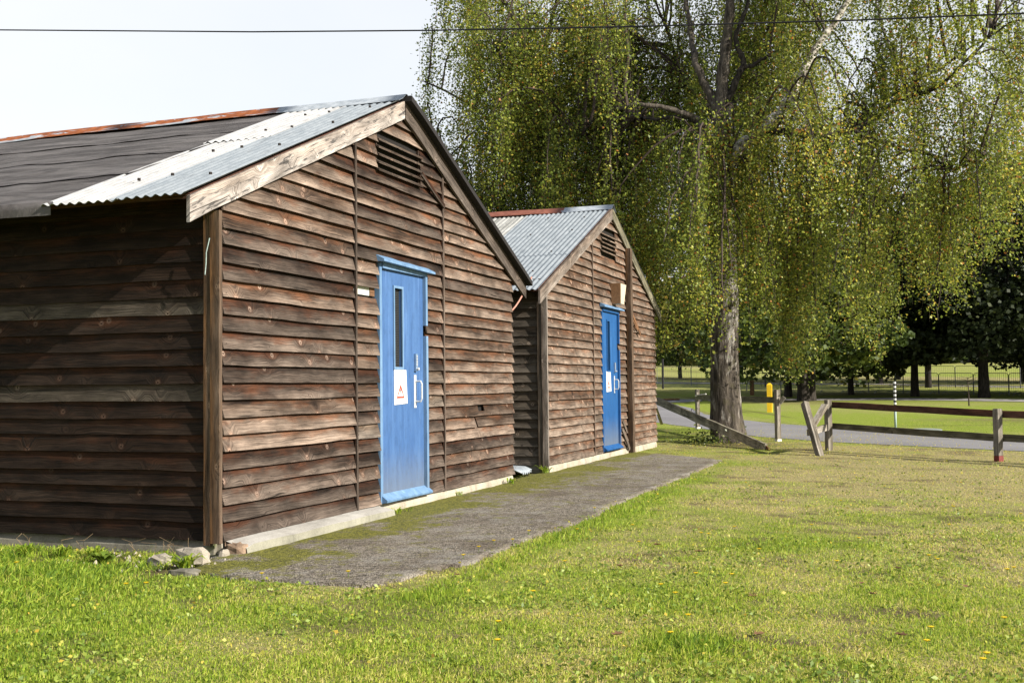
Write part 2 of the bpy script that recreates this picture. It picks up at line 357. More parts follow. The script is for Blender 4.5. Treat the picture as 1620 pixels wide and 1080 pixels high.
def bark(name, birch=True):
    n = NB(name); c = n.coord(); pos = n.n('SeparateXYZ'); n.l(c, pos.inputs[0]); z = pos.outputs[2]
    cr = n.noise(n.mapping(c, (10, 10, 2.2)), 1.6, 6, .7, .5); pl = n.noise(n.mapping(c, (3, 3, 1.3), (5, 5, 5)), 1.3, 5, .65)
    col = n.mix(n.rng(cr, .35, .62), (.016, .013, .010), (.12, .10, .080))
    if birch:
        pa = n.math('ADD', pl, n.rng(z, 0, 3.2, -.09, .13)); pf = n.ramp(n.math('ADD', n.math('MULTIPLY', pa, .75), n.math('MULTIPLY', cr, .25)), [(0, 0), (.53, 0), (.60, .85), (1, 1)])
        col = n.mix(pf, col, n.mix(n.rng(cr, .3, .7), (.16, .145, .125), (.42, .40, .36)))
        mo = n.ramp(n.noise(c, 5, 4, .6), [(0, 0), (.55, 0), (.68, .5), (1, .5)]); col = n.mix(mo, col, (.07, .065, .025))
    n.base(col); n.rough(.9); n.bump(n.math('ADD', cr, n.math('MULTIPLY', n.noise(c, 60, 3), .3)), 1.0, .05 if birch else .06)
bark('bark_birch'); bark('bark_dark', False)
for _n in ('bark_dark',):
    _t = MATS[_n].node_tree; _b = _t.nodes['Principled BSDF']; _l = _b.inputs['Base Color'].links[0].from_socket
    _m = _t.nodes.new('ShaderNodeMix'); _m.data_type = 'RGBA'; _m.blend_type = 'MULTIPLY'; _m.inputs[0].default_value = 1; _m.inputs[7].default_value = (.45, .45, .45, 1); _t.links.new(_l, _m.inputs[6]); _t.links.new(_m.outputs[2], _b.inputs['Base Color'])
n = NB('bark_limb'); c = n.coord(); f = n.noise(n.mapping(c, (4, 4, 6)), 2, 5, .7)
n.base(n.ramp(f, [(0, (.05, .04, .03)), (.42, (.10, .085, .065)), (.52, (.36, .33, .28)), (.7, (.60, .57, .51)), (1, (.7, .67, .62))])); n.bump(f, .6, .02)
simple('twig', (.045, .032, .024), .8, bump=0)

# ------------------------------------------------------------------ mesh helpers
def tag(o, label=None, cat=None, group=None, kind=None):
    if label: o['label'] = label
    if cat: o['category'] = cat
    if group: o['group'] = group
    if kind: o['kind'] = kind
    return o
def thing(name, label, cat, loc, group=None):
    o = bpy.data.objects.new(name, None); COL.objects.link(o); o.location = loc; o.empty_display_size = .2
    return tag(o, label, cat, group)
def wloc(o):
    v = Vector((0, 0, 0))
    while o is not None: v += Vector(o.location); o = o.parent
    return v
def obj(name, verts, faces, mat, parent=None, org=None, uvs=None, smooth=False, label=None, cat=None, group=None, kind=None, mats=None, mi=None):
    "verts in world coordinates; org = world origin of the new object"
    verts = np.asarray(verts, float)
    if org is None: org = verts.mean(0) if parent is not None else np.array([verts[:, 0].mean(), verts[:, 1].mean(), verts[:, 2].min()])
    org = np.asarray(org, float)
    me = bpy.data.meshes.new(name)
    me.from_pydata([tuple(v) for v in (verts-org)], [], faces)
    for m in (mats or [mat]): me.materials.append(MATS[m])
    if mi is not None: me.polygons.foreach_set('material_index', mi)
    if uvs:
        li = np.empty(len(me.loops), int); me.loops.foreach_get('vertex_index', li)
        for k, arr in uvs.items():
            l = me.uv_layers.new(name=k); l.data.foreach_set('uv', np.asarray(arr, float)[li].ravel())
    if smooth: me.polygons.foreach_set('use_smooth', [True]*len(me.polygons))
    me.update()
    o = bpy.data.objects.new(name, me); COL.objects.link(o)
    if parent is not None: o.parent = parent; o.location = Vector(org) - wloc(parent)
    else: o.location = org
    return tag(o, label, cat, group, kind)
class MB:
    def __init__(s): s.v = []; s.f = []; s.uv = []; s.hv = []; s.mi = []; s.cur = 0
    def add(s, vs, fs, uv=None, hv=None):
        b = len(s.v); s.v += [tuple(map(float, v)) for v in vs]; s.f += [tuple(i+b for i in f) for f in fs]; s.mi += [s.cur]*len(fs)
        s.uv += uv if uv is not None else [(v[0]*.7+v[1]*.7, v[2]) for v in vs]
        s.hv += hv if hv is not None else [(0, .5)]*len(vs)
    def box(s, a, b, bev=0.0):
        (x0, y0, z0), (x1, y1, z1) = a, b
        vs = [(x0, y0, z0), (x1, y0, z0), (x1, y1, z0), (x0, y1, z0), (x0, y0, z1), (x1, y0, z1), (x1, y1, z1), (x0, y1, z1)]
        s.add(vs, [(0, 3, 2, 1), (4, 5, 6, 7), (0, 1, 5, 4), (1, 2, 6, 5), (2, 3, 7, 6), (3, 0, 4, 7)])
    def beam(s, p, q, w, h, up=(0, 0, 1), seg=1, jit=0.0, taper=1.0, roff=0.0):
        "rectangular timber from p to q, w across, h along up; uv runs with the length"
        p = np.array(p, float); q = np.array(q, float); d = q-p; Ln = np.linalg.norm(d); d /= Ln
        up = np.array(up, float); sd = np.cross(d, up); sd /= np.linalg.norm(sd); up = np.cross(sd, d)
        vs = []; uv = []; hv = []; ro = random.random()*40+roff
        for i in range(seg+1):
            t = i/seg; c = p+d*Ln*t
            if 0 < i < seg and jit: c = c+sd*random.uniform(-jit, jit)+up*random.uniform(-jit, jit)
            k = 1+(taper-1)*t
            for a, b in ((-1, -1), (1, -1), (1, 1), (-1, 1)):
                e = random.uniform(.96, 1.04)
                vs.append(c+sd*w/2*a*k*e+up*h/2*b*k*e); uv.append((ro+Ln*t, ro*.3+(a*w+b*h)*.5+(.0 if a*b > 0 else .2))); hv.append((t, (b+1)/2))
        fs = [(3, 2, 1, 0)]
        for i in range(seg):
            o = i*4
            for j in range(4): k = (j+1) % 4; fs.append((o+j, o+k, o+4+k, o+4+j))
        o = seg*4; fs.append((o, o+1, o+2, o+3)); s.add(vs, fs, uv, hv)
    def tube(s, pts, radii, n=6, cap=True):
        pts = [np.array(p, float) for p in pts]; N = len(pts)
        if isinstance(radii, (int, float)): radii = [radii]*N
        vs = []; ref = None
        for i in range(N):
            d = pts[min(i+1, N-1)]-pts[max(i-1, 0)]; d = d/(np.linalg.norm(d)+1e-9)
            if ref is None: ref = np.cross(d, (0, 0, 1) if abs(d[2]) < .9 else (1, 0, 0))
            ref = ref - d*(ref@d); ref /= np.linalg.norm(ref)+1e-9; b = np.cross(d, ref)
            for j in range(n):
                a = 2*math.pi*j/n; vs.append(pts[i]+radii[i]*(math.cos(a)*ref+math.sin(a)*b))
        fs = []
        for i in range(N-1):
            for j in range(n): k = (j+1) % n; fs.append((i*n+j, i*n+k, (i+1)*n+k, (i+1)*n+j))
        if cap: fs.append(tuple(range(n-1, -1, -1))); fs.append(tuple((N-1)*n+j for j in range(n)))
        s.add(vs, fs)
    def build(s, name, mat, parent=None, **kw):
        return obj(name, s.v, s.f, mat, parent, uvs={'UVMap': s.uv, 'HV': s.hv}, mi=s.mi if kw.get('mats') else None, **kw)
def fast_mesh(name, V, Fq, mat, parent=None, rnd=None, org=(0, 0, 0), smooth=False, attrs=None, **kw):
    "V (n,3) float, Fq (m,k) int with constant k"
    me = bpy.data.meshes.new(name); V = np.ascontiguousarray(V-np.array(org), dtype=np.float32); Fq = np.ascontiguousarray(Fq, dtype=np.int32)
    k = Fq.shape[1]; me.vertices.add(len(V)); me.vertices.foreach_set('co', V.ravel())
    me.loops.add(Fq.size); me.loops.foreach_set('vertex_index', Fq.ravel())
    me.polygons.add(len(Fq)); me.polygons.foreach_set('loop_start', np.arange(0, Fq.size, k, dtype=np.int32))
    me.update(calc_edges=True)
    if smooth: me.polygons.foreach_set('use_smooth', np.ones(len(Fq), bool))
    if rnd is not None:
        a = me.attributes.new('rnd', 'FLOAT', 'FACE'); a.data.foreach_set('value', np.asarray(rnd, np.float32))
    for nme, arr in (attrs or {}).items():
        a = me.attributes.new(nme, 'FLOAT', 'POINT'); a.data.foreach_set('value', np.asarray(arr, np.float32))
    me.materials.append(MATS[mat]); o = bpy.data.objects.new(name, me); COL.objects.link(o)
    if parent is not None: o.parent = parent; o.location = Vector(org)-wloc(parent)
    else: o.location = org
    return tag(o, **kw)
def leaves(C, size, rnd, name, mat, parent=None, org=(0, 0, 0), droop=.5, aspect=.75, **kw):
    N = len(C); d = RNG.normal(size=(N, 3)); d[:, 2] = d[:, 2]*.6 - droop; d /= np.linalg.norm(d, axis=1)[:, None]
    r = RNG.normal(size=(N, 3)); s = np.cross(d, r); s /= np.linalg.norm(s, axis=1)[:, None]
    nrm = np.cross(d, s); sz = (np.asarray(size)*np.ones(N))[:, None]
    V = np.empty((N, 4, 3)); V[:, 0] = C-d*sz*.5; V[:, 1] = C+s*sz*aspect*.5-d*sz*.08+nrm*sz*.07
    V[:, 2] = C+d*sz*.55; V[:, 3] = C-s*sz*aspect*.5-d*sz*.08+nrm*sz*.07
    return fast_mesh(name, V.reshape(-1, 3), np.arange(N*4).reshape(-1, 4), mat, parent, rnd, org, **kw)

# ================================================================== GROUND
SLAB = [(5.62, 2.86), (6.6, 2.66), (8.6, 2.60), (11.0, 2.63), (13.5, 2.62), (16.5, 2.66), (16.9, 2.95), (17.6, 3.7), (18.2, 4.3), (18.2, 4.62), (6.9, 4.62), (6.2, 4.40), (5.75, 4.28)]
def in_poly(x, y, poly):
    c = np.zeros(np.shape(x), bool); n = len(poly)
    for i in range(n):
        x0, y0 = poly[i]; x1, y1 = poly[(i+1) % n]
        if y0 == y1: continue
        t = ((y0 > y) != (y1 > y)) & (x < (x1-x0)*(y-y0)/(y1-y0)+x0); c ^= t
    return c
def strawf(x, y):
    a = (fbm(x*1.7, y*1.7, 3, 5)-.5)*1.7 + (fbm(x*.28, y*.28, 9, 3)-.5)*.7 + .57
    a = a + .38*sm(x, 7, 13)*sm(y, 3.0, 1.2)*(1-sm(x, 19, 23)) - .55*sm(y, 3.1, 4.0)*(1-sm(x, 5.5, 7.5)) - .45*sm(x, 22, 27)*(1-sm(x, 60, 75)) - .08*sm(x, 60, 80)
    edge = np.abs(y-2.45); a = a - .5*np.exp(-(edge/.22)**2)*(x > 5.2)*(x < 16)
    a = a - .9*np.exp(-(((x-4.75)**2+(y-.95)**2)/.05)) - .7*np.exp(-(((x-8.2)**2+(y-.9)**2)/.4))
    return np.clip(a, 0, 1)
def soilf(x, y):
    a = sm(fbm(x*3.6+9, y*3.6, 21, 5), .58, .72)*.7
    a = np.maximum(a, 1.0*np.exp(-(((x-5.95)**2)/.22+((y-4.45)**2)/.02)))
    a = np.maximum(a, .9*np.exp(-(((x-20.9)**2)/1.2+((y-3.1)**2)/.8)))
    a = np.maximum(a, .55*np.exp(-(((x-5.0)**2)/.3+((y-2.5)**2)/.15)))
    return np.clip(a+.16*(sm(fbm(x*5, y*5, 23, 4), .52, .66))*(1-sm(x, 6.5, 9)), 0, 1)
def bumps(x, y):
    u = x*UD[0]+y*UD[1]; k = 1-sm(u, 11, 17.5)
    return (fbm(x*1.1, y*1.1, 5, 3)-.5)*.05*k*(1-sm(y, 2.2, 2.75)*(x > 5.0)) 
def grid(u0, u1, du, ends=False):
    return np.arange(u0, u1+1e-6, du)
us = np.concatenate([np.arange(-60, 1, 4.), np.arange(1, 14, .12), np.arange(14, 30, .4), [32, 34, 37, 41, 45, 50, 55, 60, 70, 80, 95, 110, 130, 150, 180, 220, 260, 340, 500, 800, 1200]])
vs_ = np.concatenate([[-900, -500, -300, -200, -130, -90, -60, -40, -28, -20, -15, -11], np.arange(-9, 9, .14), [10, 12, 15, 20, 28, 40, 60, 90, 130, 200, 300, 500, 900]])
UU, VV = np.meshgrid(us, vs_, indexing='ij')
GX = UU*UD[0]-VV*UD[1]; GY = UU*UD[1]+VV*UD[0]; GZ = G(GX, GY)+bumps(GX, GY)
gi = np.arange(UU.size).reshape(UU.shape)
GF = np.stack([gi[:-1, :-1], gi[1:, :-1], gi[1:, 1:], gi[:-1, 1:]], -1).reshape(-1, 4)
gv = np.stack([GX.ravel(), GY.ravel(), GZ.ravel()], 1)
fast_mesh('ground', gv, GF, 'ground', smooth=True, attrs={'straw': strawf(gv[:, 0], gv[:, 1]), 'soil': soilf(gv[:, 0], gv[:, 1])}, kind='structure')

# slab path
gx, gy = np.meshgrid(np.arange(5.5, 18.5, .07), np.arange(2.4, 4.7, .07), indexing='ij')
w = (fbm(gx*4, gy*4, 31, 3)-.5)*.14
ins = in_poly(gx+w, gy+w, SLAB)
idx = -np.ones(gx.shape, int); cell = ins[:-1, :-1] & ins[1:, :-1] & ins[1:, 1:] & ins[:-1, 1:]
use = np.zeros(gx.shape, bool)
for a, b in ((0, 0), (1, 0), (1, 1), (0, 1)):
    use[a:a+cell.shape[0], b:b+cell.shape[1]] |= cell
idx[use] = np.arange(use.sum())
sxs, sys_ = gx[use], gy[use]; sz_ = .017+(fbm(sxs*2.5, sys_*2.5, 41, 4)-.5)*.014
sxs = sxs + (fbm(sxs*9, sys_*9, 77, 2)-.5)*.08; sys_ = sys_ + (fbm(sxs*9, sys_*9, 78, 2)-.5)*.08
top = np.stack([sxs, sys_, sz_], 1)
cf = np.stack([idx[:-1, :-1][cell], idx[1:, :-1][cell], idx[1:, 1:][cell], idx[:-1, 1:][cell]], 1)
ec = {}
for f in cf:
    for i in range(4):
        a, b = int(f[i]), int(f[(i+1) % 4]); ec[(a, b)] = ec.get((a, b), 0)+1
side = [(a, b) for (a, b) in ec if (b, a) not in ec]
nv = len(top); bot = top.copy(); bot[:, 2] = -.06
sf_ = [(b, a, a+nv, b+nv) for a, b in side]
moss = np.clip(1.0-(4.45-top[:, 1])/.95, 0, 1)*(.25+1.1*sm(fbm(top[:, 0]*1.1, top[:, 1]*1.1, 88, 3), .38, .62)) + .35*np.exp(-((top[:, 0]-12.6)/1.6)**2)*np.clip((top[:, 1]-3.2), 0, 1)
fast_mesh('path', np.concatenate([top, bot]), np.concatenate([cf, np.array(sf_)]), 'slab', attrs={'moss': np.concatenate([moss, moss])}, kind='structure')

def drape(name, left, right, mat, off=.03, n=60, m=4):
    "ribbon between two ground polylines"
    def res(pl):
        pl = np.array(pl, float); d = np.r_[0, np.cumsum(np.linalg.norm(np.diff(pl, axis=0), axis=1))]; t = np.linspace(0, d[-1], n)
        return np.stack([np.interp(t, d, pl[:, 0]), np.interp(t, d, pl[:, 1])], 1)
    A, B = res(left), res(right); W = np.linspace(0, 1, m)[None, :, None]; Q = A[:, None]*(1-W)+B[:, None]*W
    Q[:, 0] += (fbm(A[:, :1]*1.2, A[:, 1:]*1.2, 8, 3)-.5)*.35; Q[:, -1] += (fbm(B[:, :1]*1.2, B[:, 1:]*1.2, 9, 3)-.5)*.35
    Z = G(Q[..., 0], Q[..., 1])+off; V = np.concatenate([Q, Z[..., None]], -1).reshape(-1, 3); ii = np.arange(n*m).reshape(n, m)
    Fc = np.stack([ii[:-1, :-1], ii[1:, :-1], ii[1:, 1:], ii[:-1, 1:]], -1).reshape(-1, 4)
    return fast_mesh(name, V, Fc, mat, kind='structure')
def gp(l): return [tuple(on_ground(*p)[:2]) for p in l]
near = gp([(985, 662), (1045, 669), (1104, 677), (1200, 691), (1311, 699), (1450, 706), (1620, 714), (1760, 722)])
far = gp([(1000, 634), (1060, 638), (1090, 645), (1118, 656), (1165, 663), (1230, 670), (1400, 683), (1620, 699), (1760, 706)])
drape('road', near, far, 'asphalt', .007, 120, 5)
drape('road', gp([(900, 640), (1000, 636), (1080, 636.5), (1110, 634.5)]), gp([(900, 634), (1000, 631), (1080, 631.5), (1110, 632)]), 'asphalt', .012, 30, 3)
drape('footpath', gp([(1120, 634.5), (1240, 634), (1400, 633), (1500, 634), (1620, 636), (1760, 638)]), gp([(1120, 631.5), (1240, 631), (1400, 629.5), (1500, 630.5), (1620, 632), (1760, 634)]), 'asphalt_pale', .02, 60, 3)
drape('footpath', gp([(1000, 606), (1240, 607.5), (1400, 609), (1500, 611), (1620, 613), (1760, 615)]), gp([(1000, 604.5), (1240, 606), (1400, 607.5), (1500, 609.4), (1620, 611.3), (1760, 613)]), 'asphalt_pale', .02, 60, 2)

# ================================================================== HUTS
ROW = .1185
def board(parent, frame, s0b, s1b, s0t, s1t, z0, hgt, mat, name='board', hs=None, wav=.006, ztop=None, tilt=(.043, .004), label=None, seg=.16):
    "one feather edged plank: bottom edge from s0b to s1b, top edge from s0t to s1t"
    if s1b-s0b < .04: return None
    n = max(2, int((s1b-s0b)/seg)+1); ru, rv = random.random()*60, random.random()*60
    vs = []; uv = []; hv = []; ph = random.random()*50; th = .016
    kick = random.gauss(0, .0025)
    rows = 4; fr = [0, .33, .66, 1.0]
    for r in range(rows):
        for i in range(n+1):
            t = i/n; k = fr[r]; s = (s0b+(s1b-s0b)*t)*(1-k)+(s0t+(s1t-s0t)*t)*k
            wz = (vnoise(np.array([s*2.6+ph]), np.array([.5]), 3)[0]-.5)*2*wav*(1 if r == 0 else .3)
            wo = (vnoise(np.array([s*1.7+ph]), np.array([4.5+r*.3]), 5)[0]-.5)*.009*(1-k)
            off = tilt[0]*(1-k)+tilt[1]*k + wo + kick*(1-k); z = z0+hgt*k+wz
            if ztop is not None: z = min(z, ztop(s))
            vs.append(frame(s, off, z)); uv.append((s+ru, z+rv)); hv.append((t, (z-z0)/ROW))
    m = (n+1)*rows
    for i in range(n+1):   # under edge and back
        t = i/n; s = s0b+(s1b-s0b)*t; v = np.array(vs[i]); q = np.array(frame(s, 0, v[2])); o_ = np.array(frame(s, 1, v[2]))-q
        vs.append(tuple(v-o_*th+np.array((0, 0, .002)))); uv.append((s+ru, z0+rv-.02)); hv.append((t, 0))
    for i in range(n+1):
        vs.append(tuple(np.array(vs[(rows-1)*(n+1)+i])-(np.array(frame(0, .006, 0))-np.array(frame(0, 0, 0))))); uv.append(uv[(rows-1)*(n+1)+i]); hv.append((0, 1))
    fs = []
    for r in range(rows-1):
        for i in range(n): a = r*(n+1)+i; fs.append((a, a+1, a+n+2, a+n+1))
    for i in range(n): fs.append((m+i, m+i+1, i+1, i))
    for i in range(n): fs.append((m+i+1, m+i, m+n+1+i, m+n+2+i))
    fs.append((0, n+1, 2*(n+1), 3*(n+1), m+n+1, m)); fs.append((m+n, m+2*n+1, 3*(n+1)+n, 2*(n+1)+n, n+1+n, n))
    if hs is not None: fs = [f for f in fs if not hs(np.mean([vs[i] for i in f], 0))]
    o = obj(name, vs, fs, mat, parent, uvs={'UVMap': uv, 'HV': hv}, label=label)
    return o
def text_mesh(name, body, size, loc, mat, parent, xdir=(1, 0, 0), zdir=(0, 0, 1)):
    cu = bpy.data.curves.new(name, 'FONT'); cu.body = body; cu.size = size; cu.align_x = 'CENTER'; cu.extrude = 0.0003
    t = bpy.data.objects.new(name, cu); COL.objects.link(t)
    bpy.context.view_layer.update(); me = bpy.data.meshes.new_from_object(t.evaluated_get(bpy.context.evaluated_depsgraph_get()))
    bpy.data.objects.remove(t); vs = []
    for v in me.vertices: vs.append(np.array(loc)+np.array(xdir)*v.co.x+np.array(zdir)*v.co.y+np.array((0, -1, 0))*v.co.z)
    fs = [tuple(p.vertices) for p in me.polygons]
    return obj(name, vs, fs, mat, parent)
def prism(mb, poly, axis_pts0, axis_pts1): pass

def make_door(hut, x0, x1, zb, zt, Y, matleaf, matframe, win, sign, plate, key, hinge_z):
    "door with frame on the gable plane Y (outside is -Y)"
    d = MB(); d.box((x0+.045, Y-.016, zb+.02), (x1-.045, Y+.024, zt-.06))
    (wx0, wx1, wz0, wz1) = win
    # leaf as four boxes round the window
    d = MB(); a, b, lo, hi = x0+.047, x1-.047, zb+.02, zt-.05; yf, yb = Y-.018, Y+.024
    d.box((a, yf, lo), (b, yb, wz0)); d.box((a, yf, wz1), (b, yb, hi)); d.box((a, yf, wz0), (wx0, yb, wz1)); d.box((wx1, yf, wz0), (b, yb, wz1))
    leaf = d.build('door', matleaf, hut)
    f = MB(); f.box((x0, Y-.038, zb), (x0+.045, Y+.02, zt)); f.build('door_frame', matframe, leaf)
    f = MB(); f.box((x1-.045, Y-.052, zb), (x1, Y+.02, zt-.62)); f.box((x1-.045, Y-.050, zt-.52), (x1-.002, Y+.02, zt)); f.build('door_frame', matframe, leaf)
    f = MB(); f.box((x0+.045, Y-.050, zt-.05), (x1-.045, Y+.02, zt)); f.build('door_frame', matframe, leaf)
    # window beads, wired glass
    w = MB(); t = .022
    w.box((wx0-t, yf-.012, wz0-t), (wx0, yf+.006, wz1+t)); w.box((wx1, yf-.012, wz0-t), (wx1+t, yf+.006, wz1+t)); w.box((wx0, yf-.012, wz0-t), (wx1, yf+.006, wz0)); w.box((wx0, yf-.012, wz1), (wx1, yf+.006, wz1+t))
    w.build('window_frame', matframe if matleaf == 'blue_faded' else matleaf, leaf)
    g = MB(); g.box((wx0, Y+.012, wz0), (wx1, Y+.018, wz1)); g.build('window_pane', 'glass_dark', leaf)
    g = MB(); z = wz0+.008
    while z < wz1: g.box((wx0+.004, Y+.006, z), (wx1-.004, Y+.010, z+.005)); z += .016
    x = wx0+.012
    while x < wx1: g.box((x, Y+.0065, wz0), (x+.003, Y+.0095, wz1)); x += .018
    g.build('window_grille', 'mesh_steel', leaf)
    # handle
    (px, pz0, pz1) = plate
    h = MB(); h.box((px, yf-.004, pz0), (px+.052, yf, pz1)); hx = px+.036
    h.tube([(hx, yf, pz0+.06), (hx, yf-.055, pz0+.06), (hx, yf-.066, pz0+.085), (hx, yf-.066, pz1-.085), (hx, yf-.055, pz1-.06), (hx, yf, pz1-.06)], .009, 8)
    h.build('door_handle', 'steel', leaf, smooth=False)
    k = MB(); (kx, kz0, kz1) = key; k.box((kx, yf-.022, kz0), (kx+.045, yf, kz1)); k.build('keypad_lock', 'steel_blue', leaf)
    k = MB()
    for r in range(7):
        for c_ in range(2): k.box((kx+.008+c_*.016, yf-.027, kz0+.05+r*.015), (kx+.019+c_*.016, yf-.022, kz0+.06+r*.015))
    k.tube([(kx+.022, yf-.02, kz0+.022), (kx+.022, yf-.045, kz0+.022)], .014, 10); k.build('keypad_button', 'steel', leaf)
    for hz in hinge_z:
        q = MB(); q.tube([(x0+.047, yf-.010, hz-.05), (x0+.047, yf-.010, hz+.05)], .008, 8); q.box((x0+.047, yf-.004, hz-.05), (x0+.062, yf, hz+.05)); q.build('hinge', 'steel', leaf)
    # warning notice: white panel, two lines of print, red triangle
    (sx0, sx1, sz0, sz1) = sign; ys = yf-.004
    s = MB(); s.add([(sx0, ys, sz1), (sx1-.01, ys, sz1), (sx1+.008, ys-.004, sz0+.01), (sx0, ys, sz0), (sx0, ys+.003, sz1), (sx1-.01, ys+.003, sz1), (sx1+.008, ys+.001, sz0+.01), (sx0, ys+.003, sz0)],
          [(3, 2, 1, 0), (4, 5, 6, 7), (0, 1, 5, 4), (1, 2, 6, 5), (2, 3, 7, 6), (3, 0, 4, 7)]); s.build('warning_sign', 'paint_white', leaf)
    cx = (sx0+sx1)/2-.003; w_ = (sx1-sx0)*.31; base = sz0+.06; hgt = (sz1-sz0)*.40; yy = ys-.003
    tri = MB(); o3 = [(cx-w_, base), (cx+w_, base), (cx, base+hgt)]; i3 = [(cx-w_*.74, base+.018), (cx+w_*.74, base+.018), (cx, base+hgt-.035)]
    tv = [(p[0], yy-.001, p[1]) for p in o3+i3]; tri.add(tv, [(0, 1, 4, 3), (1, 2, 5, 4), (2, 0, 3, 5)]); tri.build('warning_triangle', 'print_red', leaf)
    ex = MB(); ex.add([(cx-.007, yy-.001, base+hgt*.62), (cx+.007, yy-.001, base+hgt*.62), (cx+.003, yy-.001, base+hgt*.30), (cx-.003, yy-.001, base+hgt*.30)], [(0, 3, 2, 1)])
    ex.box((cx-.005, yy-.0012, base+.025), (cx+.005, yy-.001, base+.034)); ex.build('exclamation_mark', 'print_black', leaf)
    text_mesh('sign_lettering', 'DANGER DO', .034, (cx, yy-.001, sz1-.085), 'print_grey', leaf)
    text_mesh('sign_lettering', 'NOT ENTER', .034, (cx, yy-.001, sz1-.130), 'print_grey', leaf)
    # weather bar at the foot
    wb = MB(); a, b = x0+.02, x1-.005
    wb.add([(a, yf-.001, zb+.085), (b, yf-.001, zb+.085), (b, yf-.075, zb+.03), (a, yf-.075, zb+.03), (a, yf-.001, zb+.005), (b, yf-.001, zb+.005), (b, yf-.070, zb+.012), (a, yf-.070, zb+.012)],
           [(0, 3, 2, 1), (3, 7, 6, 2), (7, 4, 5, 6), (0, 4, 7, 3), (1, 2, 6, 5)]); wb.build('weather_bar', matframe if matleaf == 'blue_faded' else matleaf, leaf)
    return leaf
simple('steel_blue', (.16, .26, .40), .4, .5, 30, .1, .05, .4)
n = NB('glass_dark'); n.base((.012, .016, .016)); n.rough(.12); n.b.inputs['Specular IOR Level'].default_value = .5

def corrugated(parent, pA, pB, y0, y1, mat, lift=0.0, amp=.0085, pitch=.076, ext=0.0, thick=.0016, name='roof_sheet', ns=7, label=None, sag=.004):
    "sheet from eave line pA=(x,z) up to pB, between y0 and y1"
    d = np.array(pB)-np.array(pA); Ln = np.linalg.norm(d); nrm = np.array([-d[1], d[0]])/Ln
    if nrm[1] < 0: nrm = -nrm
    ny = max(4, int((y1-y0)/pitch*8)); V = []; uv = []; ru = random.random()*30
    ph = random.random()
    for layer in (0, 1):
        for i in range(ns+1):
            t = i/ns; c = np.array(pA)+d*t
            for j in range(ny+1):
                y = y0+(y1-y0)*j/ny
                h = lift+amp*math.sin(2*math.pi*(y/pitch)) - layer*thick + sag*(vnoise(np.array([y*2+ph*9]), np.array([t*3]), 7)[0]-.5)*2
                e = (fbm(np.array([y*5.0]), np.array([ph*30]), 3, 2)[0]-.5)*.03 if i == 0 else 0
                q = c+nrm*h-d/Ln*e; V.append((q[0], y, q[1])); uv.append((t*Ln+ru, y+ru))
    w = ny+1; M = (ns+1)*w; fs = []
    flip = d[0] < 0
    for i in range(ns):
        for j in range(ny):
            a = i*w+j; f = (a, a+w, a+w+1, a+1); g = tuple(M+k for k in reversed(f)); fs += [f, g]
    for i in (0, ns):
        for j in range(ny): a = i*w+j; fs.append((a, a+1, M+a+1, M+a))
    for j in (0, ny):
        for i in range(ns): a = i*w+j; fs.append((a, a+w, M+a+w, M+a))
    o = obj(name, V, fs, mat, parent, uvs={'UVMap': uv}, smooth=True, label=label)
    try:
        o.data.set_sharp_from_angle(angle=math.radians(50))
    except Exception: pass
    return o

def ridge_cap(parent, xr, zr, y0, y1, mat, slope, w=.17, label=None):
    V = []; n = max(3, int((y1-y0)/.25)); prof = [(-w, -w*slope-.004), (-w*.5, -w*.5*slope+.004), (-.035, .004), (-.018, .02), (0, .026), (.018, .02), (.035, .004), (w*.5, -w*.5*slope+.004), (w, -w*slope-.004)]
    m = len(prof)
    for layer in (0, 1):
        for i in range(n+1):
            y = y0+(y1-y0)*i/n; jz = (vnoise(np.array([y*1.3]), np.array([2.]), 9)[0]-.5)*.012
            for k, (a, b) in enumerate(prof):
                e = (vnoise(np.array([y*3+k]), np.array([k*1.]), 4)[0]-.5)*.012*(1 if k in (0, m-1) else 0)
                V.append((xr+a, y, zr+.03+b+jz+e-layer*.002))
    fs = []; M = (n+1)*m
    for i in range(n):
        for k in range(m-1): a = i*m+k; f = (a, a+1, a+m+1, a+m); fs += [f, tuple(M+q for q in reversed(f))]
    for i in (0, n):
        for k in range(m-1): a = i*m+k; fs.append((a, a+1, M+a+1, M+a))
    for i in range(n):
        for k in (0, m-1): a = i*m+k; fs.append((a, a+m, M+a+m, M+a))
    return obj('ridge_cap', V, fs, mat, parent, smooth=True, label=label)

